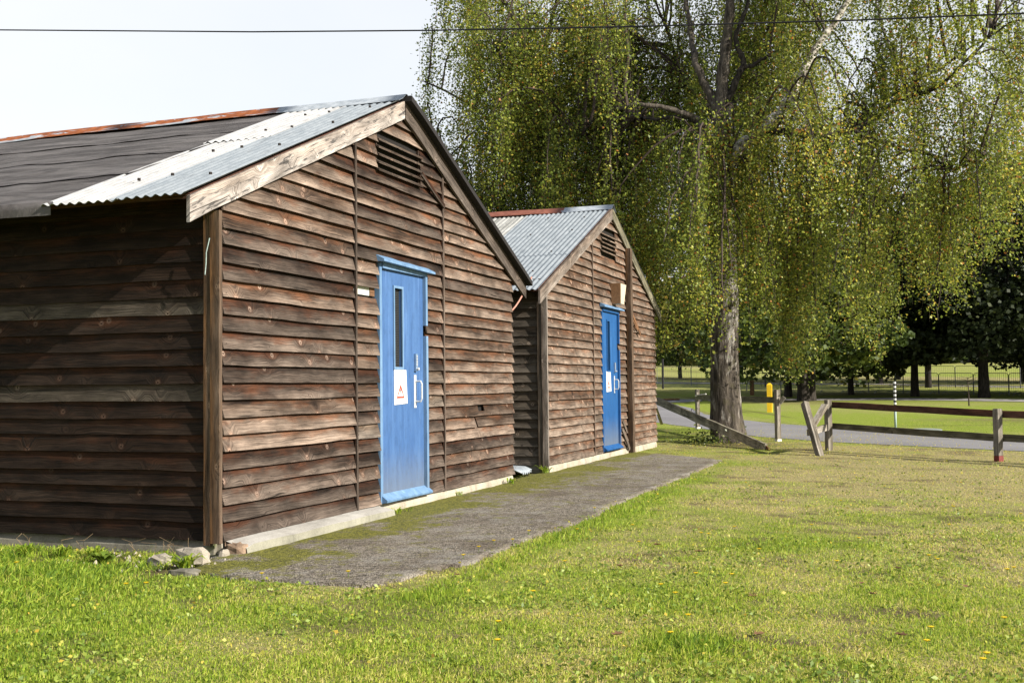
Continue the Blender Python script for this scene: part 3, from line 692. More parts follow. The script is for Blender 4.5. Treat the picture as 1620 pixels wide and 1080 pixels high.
def make_hut(H):
    x0, x1, Y0, Y1 = H['x0'], H['x1'], H['Y'], H['Y1']; xr, zr, sl = H['xr'], H['zr'], H['slope']; zb = H['zb']
    hut = thing('wooden_hut', H['label'], 'hut', (x0, Y0, 0), 'weatherboarded huts with blue doors')
    zu = lambda x: zr-.085-sl*abs(x-xr)      # underside of roof at the wall
    gab = lambda s, o, z: (s, Y0-o, z); sid = lambda s, o, z: (x0-o, s, z); rig = lambda s, o, z: (x1+o, s, z); rea = lambda s, o, z: (s, Y1+o, z)
    nails = MB()
    def nail(fr, s, z, off=.035):
        r = random.uniform(.0030, .0045); c = np.array(fr(s, off, z)); q = np.array(fr(s+.1, off, z))-c; q /= np.linalg.norm(q)
        nails.add([c+q*r*math.cos(a)+np.array((0, 0, r*math.sin(a))) for a in (0, 1.05, 2.1, 3.14, 4.19, 5.24)], [(0, 1, 2, 3, 4, 5)])
    # ---- dark lining behind the boards (closed box with gable)
    i = .012; xs = [x0+i, xr, x1-i]; lin = MB()
    lv = []
    for y in (Y0+i, Y1-i): lv += [(x0+i, y, zb), (x1-i, y, zb), (x1-i, y, zu(x1-i)-.01), (xr, y, zu(xr)-.01), (x0+i, y, zu(x0+i)-.01)]
    lin.add(lv, [(0, 1, 2, 3, 4), (9, 8, 7, 6, 5), (0, 4, 9, 5), (1, 6, 7, 2), (4, 3, 8, 9), (3, 2, 7, 8), (0, 5, 6, 1)]); lin.build('inner_wall', 'dark_inside', hut)
    # ---- gable boards
    panels = H['panels']; dx0, dx1, dzt = H['door']; vx0, vx1, vz0, vz1 = H['vent']
    z = zb; row = 0; hgt = ROW*1.22
    while z < zu(xr)-.02:
        zt = z+hgt; zm = zu(xr)
        def lim(zz): k = (zu(xr)-min(zz, zm-.001))/sl; return max(x0+.004, xr-k), min(x1-.004, xr+k)
        for (pa, pb) in panels:
            segs = [(pa, pb)]
            if z+ROW*.6 < dzt and pa < dx0 < pb: segs = [(pa, dx0-.004), (dx1+.004, pb)]
            elif z+ROW*.6 > vz0 and z+ROW*.5 < vz1 and pa < vx0 < pb: segs = [(pa, vx0), (vx1, pb)]
            for (a, b) in segs:
                if H.get('gap') and abs(z+ROW*.5-H['gap'][1]) < ROW*.5 and a < H['gap'][0] < b: continue
                l0, r0 = lim(z); l1, r1 = lim(zt)
                a0, b0, a1, b1 = max(a, l0), min(b, r0), max(a, l1), min(b, r1)
                if b1 < a1: m_ = (a1+b1)/2; a1 = b1 = min(max(m_, a0), b0)
                if b0-a0 < .05: continue
                ca, cb = random.uniform(0, .006), random.uniform(0, .006)
                hs = None; parts = [(a0+ca, b0-cb, a1+ca, b1-cb)]
                for (qx, qz) in H.get('splits', []):
                    if abs(z+ROW*.5-qz) < ROW*.5 and a < qx < b: parts = [(a0+ca, qx-.006, a1+ca, qx-.03), (qx+.03, b0-cb, qx-.006, b1-cb)]
                for (e0, e1, e2, e3) in parts:
                    hole = None
                    if H.get('hole') and abs(z+ROW*.5-H['hole'][1]) < ROW*.5 and e0 < H['hole'][0] < e1:
                        hx, hz = H['hole'][0], z+ROW*.85; hole = lambda c, hx=hx, hz=hz: (abs(c[0]-hx) < .095 and c[2] > hz-.075+.4*abs(c[0]-hx) and Y0-c[1] > .008)
                    m_ = H['mat_gable'] if (H['x0'] > 10 or random.random() > .12+.75*float(sm(e0*.12+z*.25, .9, 2.0))) else 'wood_gable_light'
                    if random.random() < .03: m_ = 'wood_grey'
                    board(hut, gab, e0, e1, e2, min(max(e3, e2), e3+9), z+random.gauss(0, .0025), hgt, m_, hs=hole, ztop=lambda s: zu(s)+.03, seg=.15 if hole is None else .045)
                    for s_ in np.arange(e0+.03, e1, .56): nail(gab, min(s_+random.uniform(-.01, .01), e1-.02), z+.03+random.uniform(-.006, .006))
                    nail(gab, e1-.02, z+.03)
        z += ROW; row += 1
    # ---- side boards (left wall seen from the camera; lengths butt at studs)
    ztop = zu(x0); z = zb; r = 0
    while z < ztop-.03:
        cuts = [Y0+.012] + sorted([c+random.choice((-1, 0, 1))*0 for c in ([Y0+3.6+(r % 3)*.9, Y0+7.8+(r % 2)*1.2])]) + [Y1]
        for a, b in zip(cuts[:-1], cuts[1:]):
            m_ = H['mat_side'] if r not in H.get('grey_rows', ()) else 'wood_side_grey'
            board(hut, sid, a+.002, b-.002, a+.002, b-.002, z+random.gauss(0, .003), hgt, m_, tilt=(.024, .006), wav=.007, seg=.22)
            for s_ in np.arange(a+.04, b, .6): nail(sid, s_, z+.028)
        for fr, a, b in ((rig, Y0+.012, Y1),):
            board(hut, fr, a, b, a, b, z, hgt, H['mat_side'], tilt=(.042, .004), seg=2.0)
        z += ROW; r += 1
    z = zb
    while z < zu(xr)-.05:
        k0 = (zu(xr)-z)/sl; k1 = max(0.01, (zu(xr)-z-hgt)/sl)
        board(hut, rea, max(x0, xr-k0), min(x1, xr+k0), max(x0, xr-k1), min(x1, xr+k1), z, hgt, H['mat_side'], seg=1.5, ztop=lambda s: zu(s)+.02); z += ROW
    nails.build('nail', 'nail', hut, kind='stuff')
    # ---- corner posts, battens
    for (bx, by, w, d, bz0, bz1, m_, nm) in H['posts']:
        b = MB(); b.beam((bx, by, bz0), (bx, by, bz1), w, d, up=(0, 1, 0), seg=7, jit=.002); b.build(nm, m_, hut)
    # ---- vent
    fr = MB(); y_ = Y0-.002
    bk = MB(); bk.box((vx0+.02, Y0+.004, vz0), (vx1-.02, Y0+.0095, vz1)); vent = bk.build('vent', 'dark_inside', hut)
    for jx in (vx0, vx1-.02): fr = MB(); fr.box((jx, Y0-.02, vz0), (jx+.02, Y0+.010, vz1)); fr.build('vent_jamb', H['mat_gable'], vent)
    nsl = 5
    for k in range(nsl):
        zc = vz0+.028+(vz1-vz0-.03)*k/nsl; s_ = MB()
        a, b = vx0-.012, vx1+.012; pv = []; 
        for x in (a, b): pv += [(x, Y0-.056, zc-.016), (x, Y0-.060, zc-.002), (x, Y0-.012, zc+.026), (x, Y0-.010, zc+.012)]
        uvs = [(p[0]+k*3.3, p[2]*1.0+p[1]) for p in pv]
        s_.add(pv, [(0, 1, 2, 3), (7, 6, 5, 4), (0, 4, 5, 1), (1, 5, 6, 2), (2, 6, 7, 3), (3, 7, 4, 0)], uvs, [(0, .3)]*8); s_.build('vent_slat', H['mat_gable'], vent)
    # ---- foundation
    c_ = MB(); nseg = 60
    pv = []
    for k in range(nseg+1):
        x = x0+.03+(x1-x0-.08)*k/nseg; j = (fbm(np.array([x*3]), np.array([1.]), 6, 4)[0]-.5)*.07
        pv += [(x, Y0-.035+j, -.1), (x, Y0-.030+j*.8, zb*.5), (x, Y0-.018+j*.3, zb-.006), (x, Y0+.10, zb-.004)]
    fs = [(k*4+a, k*4+4+a, k*4+5+a, k*4+1+a) for k in range(nseg) for a in range(3)] + [(0, 1, 2, 3), (nseg*4+3, nseg*4+2, nseg*4+1, nseg*4)]
    c_.add(pv, fs); c_.build('foundation', 'render_cream', hut)
    c_ = MB(); pv = []; N_ = 40
    for k in range(N_+1):
        y = Y0+.02+(Y1-Y0-.06)*k/N_; j = (fbm(np.array([y*2]), np.array([3.]), 6, 3)[0]-.5)*.04
        pv += [(x0-.03+j, y, -.1), (x0-.01+j, y, zb*.5), (x0+.02, y, zb-.006), (x0+.10, y, zb-.004)]
    c_.add(pv, [(k*4+a, k*4+1+a, k*4+5+a, k*4+4+a) for k in range(N_) for a in range(3)] + [(3, 2, 1, 0), (N_*4, N_*4+1, N_*4+2, N_*4+3)]); c_.build('foundation', 'stone_dark', hut)
    c_ = MB(); c_.box((x1-.09, Y0+.11, -.1), (x1-.02, Y1-.02, zb-.008)); c_.box((x0+.11, Y1-.1, -.1), (x1-.1, Y1-.03, zb-.007)); c_.build('foundation', 'stone_dark', hut)
    # ---- roof
    eL, eR = H['eL'], H['eR']; YF = H['YF']   # eave x, front edge of roof
    zL = zr-sl*(xr-eL); zR = zr-sl*(eR-xr)
    for sh in H['sheets']:
        corrugated(hut, (eL+sh[2]*(xr-eL), zL+sh[2]*(zr-zL)), (eL+sh[3]*(xr-eL), zL+sh[3]*(zr-zL)), sh[0], sh[1], sh[4], sh[5], label=None)
    yy = YF-H['over_r']
    while yy < Y1:
        corrugated(hut, (eR, zR), (xr+.02, zr-.01), yy, min(yy+.76, Y1+.1), 'sheet_grey', .0 if int(yy*10) % 2 else .003); yy += .70
    for rc in H['ridge']: ridge_cap(hut, xr, zr, rc[0], rc[1], rc[2], sl)
    # barge boards: inner face hangs at YF
    bw = H['bw']
    def barge(xa, za, xb, zb_, m_, mir):
        n = 14; vs = []; uv = []; hv = []; ru = random.random()*30
        dx, dz = xb-xa, zb_-za; Ln = math.hypot(dx, dz)
        for y, sgn in ((YF, 0), (YF+.026, 1)):
            for k in range(n+1):
                t = k/n; x, zz = xa+dx*t, za+dz*t; jj = (vnoise(np.array([t*6+ru]), np.array([0.]), 2)[0]-.5)*.006
                bwk = bw*(1.0 if t > .03 else 1.06)
                for q in (0, .5, 1): vs.append((x, y+jj*.5, zz-q*bwk-jj)); uv.append((t*Ln+ru, ru-q*bw+y)); hv.append((t, 1-q))
        M = (n+1)*3; fs = []
        for k in range(n):
            for q in range(2):
                a = k*3+q; f = (a, a+1, a+4, a+3); g = tuple(M+i for i in reversed(f)); fs += [f, g]
            a = k*3; fs.append((a, a+3, M+a+3, M+a)); a = k*3+2; fs.append((a+3, a, M+a, M+a+3))
        for k in (0, n):
            for q in range(2): a = k*3+q; fs.append((a, a+1, M+a+1, M+a))
        obj('barge_board', vs, fs, m_, hut, uvs={'UVMap': uv, 'HV': hv})
    zt_ = lambda x: zr-.014-sl*abs(x-xr)
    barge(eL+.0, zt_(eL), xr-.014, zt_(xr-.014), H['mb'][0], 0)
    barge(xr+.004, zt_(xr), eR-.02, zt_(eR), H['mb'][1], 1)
    if H['over_r']:
        vg = MB(); za = zt_(xr+.02); n_v = 12; pv = []
        for k in range(n_v+1):
            x = xr-.02+(eR+.03-xr)*k/n_v; zz = zt_(x)+.008+(vnoise(np.array([k*1.3]), np.array([0.]), 3)[0]-.5)*.010
            pv += [(x, YF-.075, zz-.012), (x, YF-.075, zz+.040), (x, YF+.03, zz+.044), (x, YF+.03, zz-.008)]
        vg.add(pv, [(k*4+a, k*4+4+a, k*4+4+(a+1) % 4, k*4+(a+1) % 4) for k in range(n_v) for a in range(4)]+[(0, 1, 2, 3), (n_v*4+3, n_v*4+2, n_v*4+1, n_v*4)]); vg.build('felt_edge', 'felt_black', hut)
    # rafters' end under the verge (dark soffit strip)
    s_ = MB(); s_.beam((eL+.06, YF+.03, zt_(eL+.06)-.03), (xr-.02, YF+.03, zt_(xr-.02)-.03), .03, .02, up=(0, 0, 1)); s_.build('verge_batten', 'wood_rail_brown', hut)
    return hut

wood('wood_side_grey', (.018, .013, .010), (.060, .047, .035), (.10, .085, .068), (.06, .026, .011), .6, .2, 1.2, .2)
YW = 4.484
hut1 = make_hut(dict(
    x0=6.52, x1=12.42, Y=YW, Y1=17.0, xr=9.42, zr=3.80, slope=.425, zb=.10, eL=6.12, eR=12.82, YF=4.415, over_r=.06, bw=.165,
    label='nearer dark weatherboarded hut with pale barge board and black felt roof behind metal edging sheets',
    panels=[(6.54, 8.46), (8.485, 10.33), (10.355, 12.42)], door=(8.92, 9.93, 2.26), vent=(8.90, 9.82, 3.03, 3.40),
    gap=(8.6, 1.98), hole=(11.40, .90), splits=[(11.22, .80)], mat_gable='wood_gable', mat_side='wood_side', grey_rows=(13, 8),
    posts=[(6.492, YW-.012, .035, .075, .085, 2.34, 'wood_post', 'corner_post'), (6.500, YW+.055, .04, .052, .07, 2.33, 'wood_post', 'corner_post'),
           (8.472, YW-.036, .026, .022, .09, 3.25, 'wood_gable', 'batten'), (10.343, YW-.036, .026, .022, .09, 3.28, 'wood_gable', 'batten')],
    sheets=[(4.43, 5.02, -.01, 1.0, 'sheet_grey', .012), (4.95, 5.60, -.012, .60, 'sheet_white', .006), (4.95, 5.62, .56, 1.0, 'sheet_white', .014)],
    ridge=[(4.40, 5.75, 'ridge_galv'), (5.70, 7.6, 'ridge_rusty'), (7.55, 9.6, 'ridge_rusty'), (9.55, 11.6, 'ridge_rusty'), (11.55, 14.2, 'ridge_rusty'), (14.15, 17.1, 'ridge_rusty')],
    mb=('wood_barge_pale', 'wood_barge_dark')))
hut2 = make_hut(dict(
    x0=13.70, x1=20.12, Y=YW, Y1=16.0, xr=17.02, zr=3.90, slope=.425, zb=.11, eL=13.34, eR=20.46, YF=4.415, over_r=.0, bw=.16,
    label='farther weatherboarded hut with grey corrugated roof, lamp over its door and a tall timber post',
    panels=[(13.73, 15.88), (15.905, 17.90), (17.915, 20.12)], door=(16.38, 17.40, 2.33), vent=(16.42, 17.30, 3.14, 3.50),
    mat_gable='wood_gable_two', mat_side='wood_shade_side',
    posts=[(13.672, YW-.012, .035, .075, .09, 2.36, 'wood_barge_grey', 'corner_post'), (13.680, YW+.058, .04, .056, .08, 2.35, 'wood_shade_side', 'corner_post'),
           (15.892, YW-.036, .024, .022, .10, 3.32, 'wood_gable_two', 'batten'), (17.95, YW-.085, .13, .085, .03, 3.36, 'wood_post', 'post')],
    sheets=[(4.43, 5.14, -.01, 1.0, 'sheet_grey', .012), (5.07, 5.78, -.01, 1.0, 'sheet_grey', .008)] +
           [(5.72+.70*k, 5.72+.70*k+.76, -.01, 1.0, 'sheet_mossy', .004*(k % 2)) for k in range(0, 15)],
    ridge=[(4.40, 5.25, 'ridge_galv'), (5.2, 7.2, 'ridge_brown'), (7.15, 9.2, 'ridge_brown'), (9.15, 11.2, 'ridge_brown'), (11.15, 16.1, 'ridge_brown')],
    mb=('wood_barge_grey', 'wood_rail_mossy')))
make_door(hut1, 8.92, 9.93, .10, 2.235, YW, 'blue_faded', 'blue_trim', (9.245, 9.405, 1.31, 2.03), (9.235, 9.50, .965, 1.285), (9.665, .93, 1.24), (9.668, 1.275, 1.44), (1.97, 1.18, .385))
make_door(hut2, 16.38, 17.40, .12, 2.30, YW, 'blue_bright', 'blue_bright', (16.73, 16.87, 1.35, 2.11), (16.66, 16.92, 1.02, 1.335), (17.12, 1.0, 1.27), (17.12, 1.32, 1.48), (2.03, 1.22, .42))
# drip boards above the doors
def drip(hut, x0, x1, z, m, dz):
    b = MB(); n = 10; pv = []
    for k in range(n+1):
        x = x0+(x1-x0)*k/n; zz = z+dz*k/n; j = random.uniform(-.003, .003)
        pv += [(x, YW-.03, zz+.035+j), (x, YW-.108, zz-.006+j), (x, YW-.108, zz-.026), (x, YW-.03, zz-.025)]
    b.add(pv, [(k*4+a, k*4+(a+1) % 4, k*4+4+(a+1) % 4, k*4+4+a) for k in range(n) for a in range(4)]+[(3, 2, 1, 0), (n*4, n*4+1, n*4+2, n*4+3)]); return b.build('drip_board', m, hut)
drip(hut1, 8.87, 9.99, 2.262, 'blue_trim', -.02); drip(hut2, 16.30, 17.52, 2.33, 'blue_trim', 0)
# felt strips of hut one
def felt(hut, xe, ze, xr, zr):
    d = np.array([xr-xe, zr-ze]); Ln = np.linalg.norm(d); d /= Ln; nr = np.array([-d[1], d[0]])
    bands = [(-.03, .9), (.82, 1.78), (1.70, 2.68), (2.60, Ln+.02)]
    for bi, (a, b) in enumerate(bands):
        V = []; uv = []; y0, y1 = 5.52, 17.08; ny = 130; prof = []
        if bi == 0: prof = [(-.045, -.10), (-.047, -.05), (-.03, -.004)]
        prof += [(t, .006+bi*.002) for t in np.linspace(max(a, 0), b, 7)]
        prof = prof+[(b, -.006)]; m = len(prof)
        for j in range(ny+1):
            y = y0+(y1-y0)*(j/ny)**1.3
            for k, (t, h) in enumerate(prof):
                e = 0
                if (bi > 0 and k == 0): e = (fbm(np.array([y*1.9]), np.array([bi*5.]), 3, 5)[0]-.5)*.20
                hh = h+(fbm(np.array([y*1.4]), np.array([t*3.]), 12, 4)[0]-.5)*.045
                if bi == 0 and k < 3:
                    V.append((xe+t+.0, y, ze+h+.02+(fbm(np.array([y]), np.array([0.]), 12, 3)[0]-.5)*.02))
                else:
                    q = np.array([xe, ze])+d*(t+e)+nr*(hh+(.006 if bi > 0 and k == 0 else 0)); V.append((q[0], y, q[1]))
                uv.append((y, t+bi*7))
        fs = [(j*m+k, j*m+k+1, (j+1)*m+k+1, (j+1)*m+k) for j in range(ny) for k in range(m-1)]
        obj('felt_strip', V, [tuple(reversed(f)) for f in fs], 'felt', hut, uvs={'UVMap': uv}, smooth=True)
felt(hut1, 6.14, 3.80-.425*(9.42-6.14)-.004, 9.42, 3.795)
# roof deck under the sheets so no light leaks in
for hut, xe, xr_, er, zr_, y1 in ((hut1, 6.2, 9.42, 12.74, 3.80, 17.0), (hut2, 13.42, 17.02, 20.38, 3.90, 16.0)):
    b = MB(); sl = .425; vs = []
    for y in (4.47, y1):
        vs += [(xe, y, zr_-sl*(xr_-xe)-.016), (xr_, y, zr_-.016), (er, y, zr_-sl*(er-xr_)-.016), (er, y, zr_-sl*(er-xr_)-.05), (xr_, y, zr_-.05), (xe, y, zr_-sl*(xr_-xe)-.05)]
    b.add(vs, [(0, 6, 7, 1), (1, 7, 8, 2), (2, 8, 9, 3), (3, 9, 10, 4), (4, 10, 11, 5), (5, 11, 6, 0), (0, 1, 2, 3, 4, 5), (11, 10, 9, 8, 7, 6)]); b.build('roof_deck', 'wood_rail_brown', hut)
# roof fixings
b = MB()
for hut, xe, xr_, zr_, ys in ((hut1, 6.12, 9.42, 3.80, [4.55, 4.93, 5.2]), (hut2, 13.34, 17.02, 3.90, [4.7, 5.3])):
    b = MB()
    for y in ys:
        for t in (.16, .42, .66, .86):
            yy = round(y/.076)*.076+.019; x = xe+(xr_-xe)*(t+random.uniform(-.02, .02)); z = zr_-.425*(xr_-x)+.018
            b.tube([(x, yy, z), (x, yy, z+.018)], .012, 7)
    b.build('roof_bolt', 'nail', hut, kind='stuff')
# brace piece and gap details of hut one
b = MB(); b.beam((9.80, YW-.055, 3.17), (10.33, YW-.060, 2.93), .02, .045, up=(0, 0, 1), seg=3, jit=.002); b.build('brace', 'wood_gable', hut1)
b = MB(); b.box((8.50, YW-.006, 1.925), (8.78, YW+.004, 2.055)); b.build('white_panel', 'white_inside', hut1)
b = MB(); b.box((8.785, YW-.012, 1.925), (8.87, YW+.004, 2.05)); b.build('wood_block', 'wood_broken', hut1)
b = MB(); b.tube([(6.45, YW+.01, 2.15), (6.44, YW+.03, 2.05), (6.445, YW+.035, 1.98), (6.44, YW+.04, 1.90)], .004, 5); b.build('loose_string', 'pipe_green', hut1)
# hut two: broken strips by the post, lamp
b = MB(); b.beam((18.15, YW-.06, 2.35), (18.75, YW-.07, 1.98), .015, .05, seg=3, jit=.003); b.beam((18.1, YW-.06, 2.28), (18.5, YW-.08, 2.05), .012, .04, seg=3, jit=.003); b.build('splintered_strip', 'wood_broken', hut2)
b = MB(); b.beam((17.50, YW-.05, .42), (17.86, YW-.07, .08), .02, .07, seg=3, jit=.003); b.beam((17.56, YW-.045, .55), (17.78, YW-.05, .38), .012, .06); b.build('loose_board', 'wood_grey', hut2)
lt = MB()
fy, by = YW-.20, YW-.035; zt, zbm = 2.70, 2.39
lt.add([(16.93, fy, zt), (17.28, fy, zt), (17.20, fy+.02, zbm), (17.00, fy+.02, zbm), (16.93, by, zt), (17.28, by, zt), (17.20, by, zbm), (17.00, by, zbm)], [(3, 2, 1, 0), (0, 1, 5, 4), (1, 2, 6, 5), (2, 3, 7, 6)]); lamp = lt.build('wall_lamp', 'plastic_cream', hut2)
lt = MB(); lt.add([(16.915, fy+.004, zt+.004), (16.927, fy+.004, zt+.004), (16.997, fy+.024, zbm), (16.985, fy+.024, zbm), (16.915, by, zt+.004), (16.927, by, zt+.004), (16.997, by, zbm), (16.985, by, zbm)], [(3, 2, 1, 0), (0, 4, 7, 3), (0, 1, 5, 4), (1, 2, 6, 5), (2, 3, 7, 6)]); lt.build('lamp_side', 'plastic_brown', lamp)

# ---- concrete haunch along the foot of hut one, broken at its near end
n_ = 26; vs = []; uv = []
for k in range(n_+1):
    x = 6.56+(8.85-6.56)*k/n_; j = (fbm(np.array([x*4]), np.array([2.]), 5, 3)[0]-.5)*.012
    fall = .0 if k else .02
    vs += [(x, YW-.215-j, .0), (x, YW-.205-j, .070+j-fall), (x, YW-.125, .086+j-fall), (x, YW-.036, .096+j*.5), (x, YW-.034, 0)]
m_ = 5; fs = [(k*m_+a, k*m_+a+5, k*m_+a+6, k*m_+a+1) for k in range(n_) for a in range(4)]; mi = [(0, 1, 1, 0)[a] for k in range(n_) for a in range(4)]
fs.append((n_*5, n_*5+1, n_*5+2, n_*5+3, n_*5+4)); mi.append(0)
# ragged broken face
b0 = len(vs); cx_, cz_ = YW-.10, .04
ctr = (6.66, cx_, cz_)
vs.append(ctr)
for a in range(4): fs.append((a, a+1, b0)); mi.append(2)
kerb = obj('concrete_kerb', vs, fs, None, mats=['concrete_green', 'concrete_pale', 'concrete_broken'], mi=mi, label='low sloping concrete kerb with a broken brown end along the foot of the nearer hut', cat='kerb')
def rock(name, c, r, mat, label, cat='stone', group=None, sq=(1, 1, .7), seed=0, parent=None):
    rg = np.random.default_rng(seed); V = []; nu, nv_ = 9, 7
    for i in range(nv_+1):
        for j in range(nu):
            th = math.pi*i/nv_; ph = 2*math.pi*j/nu; k = r*(.78+.34*rg.random())
            d = np.array([math.sin(th)*math.cos(ph), math.sin(th)*math.sin(ph), math.cos(th)]); d = np.sign(d)*np.abs(d)**.75
            if i in (0, nv_): k = r*.9; d = np.array([0, 0, math.cos(th)])
            V.append(np.array(c)+d*k*np.array(sq))
    fs = [(i*nu+j, (i+1)*nu+j, (i+1)*nu+(j+1) % nu, i*nu+(j+1) % nu) for i in range(nv_) for j in range(nu)]
    return obj(name, V, fs, mat, parent, label=label, cat=cat, group=group)
rock('stone', (6.16, 4.42, .035), .105, 'stone', 'large pale chunk of stone below the near corner post of the nearer hut', seed=3, sq=(.8, 1.15, .75))
rock('stone', (6.10, 4.62, .015), .085, 'stone', 'smaller flat stone touching the left side of the large pale chunk', seed=5, sq=(.8, 1.0, .6))
rock('stone', (6.42, 4.36, .02), .05, 'stone', 'pale lump of concrete at the broken end of the kerb', seed=8, sq=(1.0, .6, .9))
rock('stone', (5.80, 4.22, .0), .09, 'stone_dark', 'flat stone at the left corner of the mossy concrete path', seed=9, sq=(.8, 1.3, .42))
rock('broken_end', (6.57, YW-.125, .035), .082, 'concrete_broken', None, None, seed=13, sq=(.8, 1.0, .62), parent=kerb)
# rubble
V = []; Fr = []; rub = MB()
for k in range(150):
    x, y = random.gauss(6.2, .12), random.uniform(4.2, 5.3) if random.random() < .6 else random.gauss(4.5, .12); r = random.uniform(.008, .024)
    z = random.uniform(0, .01)
    ax = [random.uniform(.6, 1.2)*r for _ in range(6)]
    rub.add([(x+ax[0], y, z), (x, y+ax[1], z), (x-ax[2], y, z), (x, y-ax[3], z), (x+r*.2, y, z+ax[4]), (x, y, z-r)], [(0, 1, 4), (1, 2, 4), (2, 3, 4), (3, 0, 4), (1, 0, 5), (2, 1, 5), (3, 2, 5), (0, 3, 5)])
rub.build('rubble', 'stone', kind='stuff', label='small rubble and grit along the foot of the dark side wall', cat='rubble')

# scrap of corrugated iron between the huts
V = []; ny, nx = 26, 6
for i in range(nx+1):
    for j in range(ny+1):
        x = 12.95+.95*j/ny; y = 4.55+.55*i/nx+.15*j/ny; z = .075+.02*math.sin(j*1.7)+.05*(1-i/nx)*(j/ny-.5)**2*2 + .03*i/nx - (.035 if i == 0 else 0)
        V.append((x, y, z))
w_ = ny+1; fs = [(i*w_+j, i*w_+j+1, (i+1)*w_+j+1, (i+1)*w_+j) for i in range(nx) for j in range(ny)]
V2 = [(a, b, c-.003) for a, b, c in V]; M_ = len(V)
fs2 = fs+[tuple(M_+q for q in reversed(f)) for f in fs]+[(j+1, j, M_+j, M_+j+1) for j in range(ny)]
uvl = [(v[0]*2, v[1]*2) for v in V+V2]
obj('metal_scrap', V+V2, fs2, 'sheet_scrap', uvs={'UVMap': uvl}, smooth=True, label='bent scrap of grey corrugated iron lying between the two huts', cat='metal sheet')
# cable between the huts
b = MB(); pts = []
A = np.array((12.47, 4.75, 2.05)); B = np.array((13.62, 4.62, 2.52))
for k in range(13):
    t = k/12; p = A*(1-t)+B*t; p[2] -= .27*math.sin(math.pi*min(1, t*1.0))*(1-t*.35); pts.append(p)
b.tube(pts, .011, 6); b.build('cable', 'cable_pink', smooth=True, label='pinkish cable sagging across the gap between the two huts', cat='cable')
# overhead wire
wp = [(14, 30, 9.6), (14, 22, 8.1), (14, 17, 7.36), (14, 13.715, 6.93), (14, 9.009, 6.34), (14, 6.234, 6.03), (14, 3.341, 5.735), (14, .685, 5.49), (14, -1.264, 5.335), (14, -6, 5.05), (14, -14, 4.9)]
pts = []
for a, c in zip(wp[:-1], wp[1:]):
    for t in (0, .33, .66): pts.append(np.array(a)*(1-t)+np.array(c)*t)
b = MB(); b.tube(pts, .0105, 6); b.build('overhead_wire', 'cable_black', smooth=True, label='black overhead wire crossing the sky in front of the birch', cat='wire')

# ================================================================== FENCES
def post(parent, base, top, w, d, m, rot45=True):
    b = MB(); b.beam(base, top, w, d, up=(1, -1, 0) if rot45 else (1, 0, 0), seg=5, jit=.002); return b.build('post', m, parent)
def g3(px, py): return np.array(on_ground(px, py))
p3, p4 = np.array((19.44, 1.40, 0)), np.array((17.04, -1.05, 0)); p5 = np.array((14.3, -3.85, 0))
fd = (p4-p3)/np.linalg.norm(p4-p3)
fen = thing('wooden_fence', 'low post and rail fence with brown top rail beside the road at right', 'fence', tuple(p3))
post(fen, p3+(0, 0, -.1), p3+(0, 0, .84), .088, .088, 'wood_fence'); post(fen, p4+(0, 0, .085), p4+(0, 0, .735), .088, .088, 'wood_fence')
b = MB(); b.beam(p4+(0, 0, -.1), p4+(0, 0, .083), .09, .09, up=(1, -1, 0)); b.build('post_foot', 'red_foot', fen); post(fen, p5+(0, 0, -.1), p5+(0, 0, .72), .10, .10, 'wood_fence')
off = np.array((.06, -.06, 0))*1.2
for a, c, z0, z1, m in ((p3, p4, .755, .66, 'wood_rail_brown'), (p4, p5, .655, .62, 'wood_rail_brown'), (p3, p4, .40, .32, 'wood_rail_mossy'), (p4, p5, .33, .31, 'wood_rail_mossy')):
    b = MB(); b.beam(a+off+fd*.0+(0, 0, z0), c+off-fd*.01+(0, 0, z1), .04, .10, seg=5, jit=.003); b.build('rail', m, fen)
# broken end of that fence
br = thing('broken_fence', 'grey leaning post with a snapped brace and stub rail left of the upright fence post', 'fence', (17.9, 1.43, 0))
q0 = g3(1298, 721); q1 = P(1273, 637, 0, q0[0]+.55)
b = MB(); b.beam(q0+(0, 0, -.03), q1, .10, .09, up=(1, -1, 0), seg=5, jit=.002); b.build('post', 'wood_fence', br)
b = MB(); b.beam(P(1283, 678, 0, q0[0]+.35), P(1305, 641, 0, 19.2), .05, .10, up=(1, -1, .4), seg=4, jit=.002); b.build('brace', 'wood_fence', br)
b = MB(); b.beam(P(1279, 684, 0, q0[0]+.35), P(1306, 676, 0, 19.3), .05, .10, up=(0, 0, 1), seg=4, jit=.002); b.build('rail', 'wood_fence', br)
# fence beyond the birch
pa, pb, pc = g3(1231, 698), g3(1104, 678), g3(1047, 671)
fen2 = thing('wooden_fence', 'slender fence of two olive posts with one high rail passing behind the birch trunk', 'fence', tuple(pb))
for p in (pa, pb):
    b = MB(); b.beam(p+(0, 0, .04), p+(0, 0, 1.0), .085, .085, up=(1, -1, 0), seg=4, jit=.002); b.build('post', 'wood_rail_mossy2', fen2) if False else b.build('post', 'wood_fence_olive' if 'wood_fence_olive' in MATS else 'wood_fence', fen2)
    b = MB(); b.beam(p+(0, 0, -.05), p+(0, 0, .045), .10, .10, up=(1, -1, 0)); b.build('post_foot', 'post_foot', fen2)
b = MB(); b.beam(pa+(0.08, .05, .80), pb+(0.08, .05, .80), .04, .12, seg=6, jit=.003); b.build('rail', 'wood_rail_mossy', fen2)
for p in (pa, pb):
    b = MB(); b.beam(p+(-.05, -.05, .74), p+(-.06, -.14, .86), .04, .07); b.build('block', 'wood_fence', fen2)
b = MB(); b.tube([P(1100, 626, 0, pb[0]-.1), P(1117, 623, 0, pb[0]-.2)], .02, 6); b.build('broken_stub', 'post_foot', fen2)
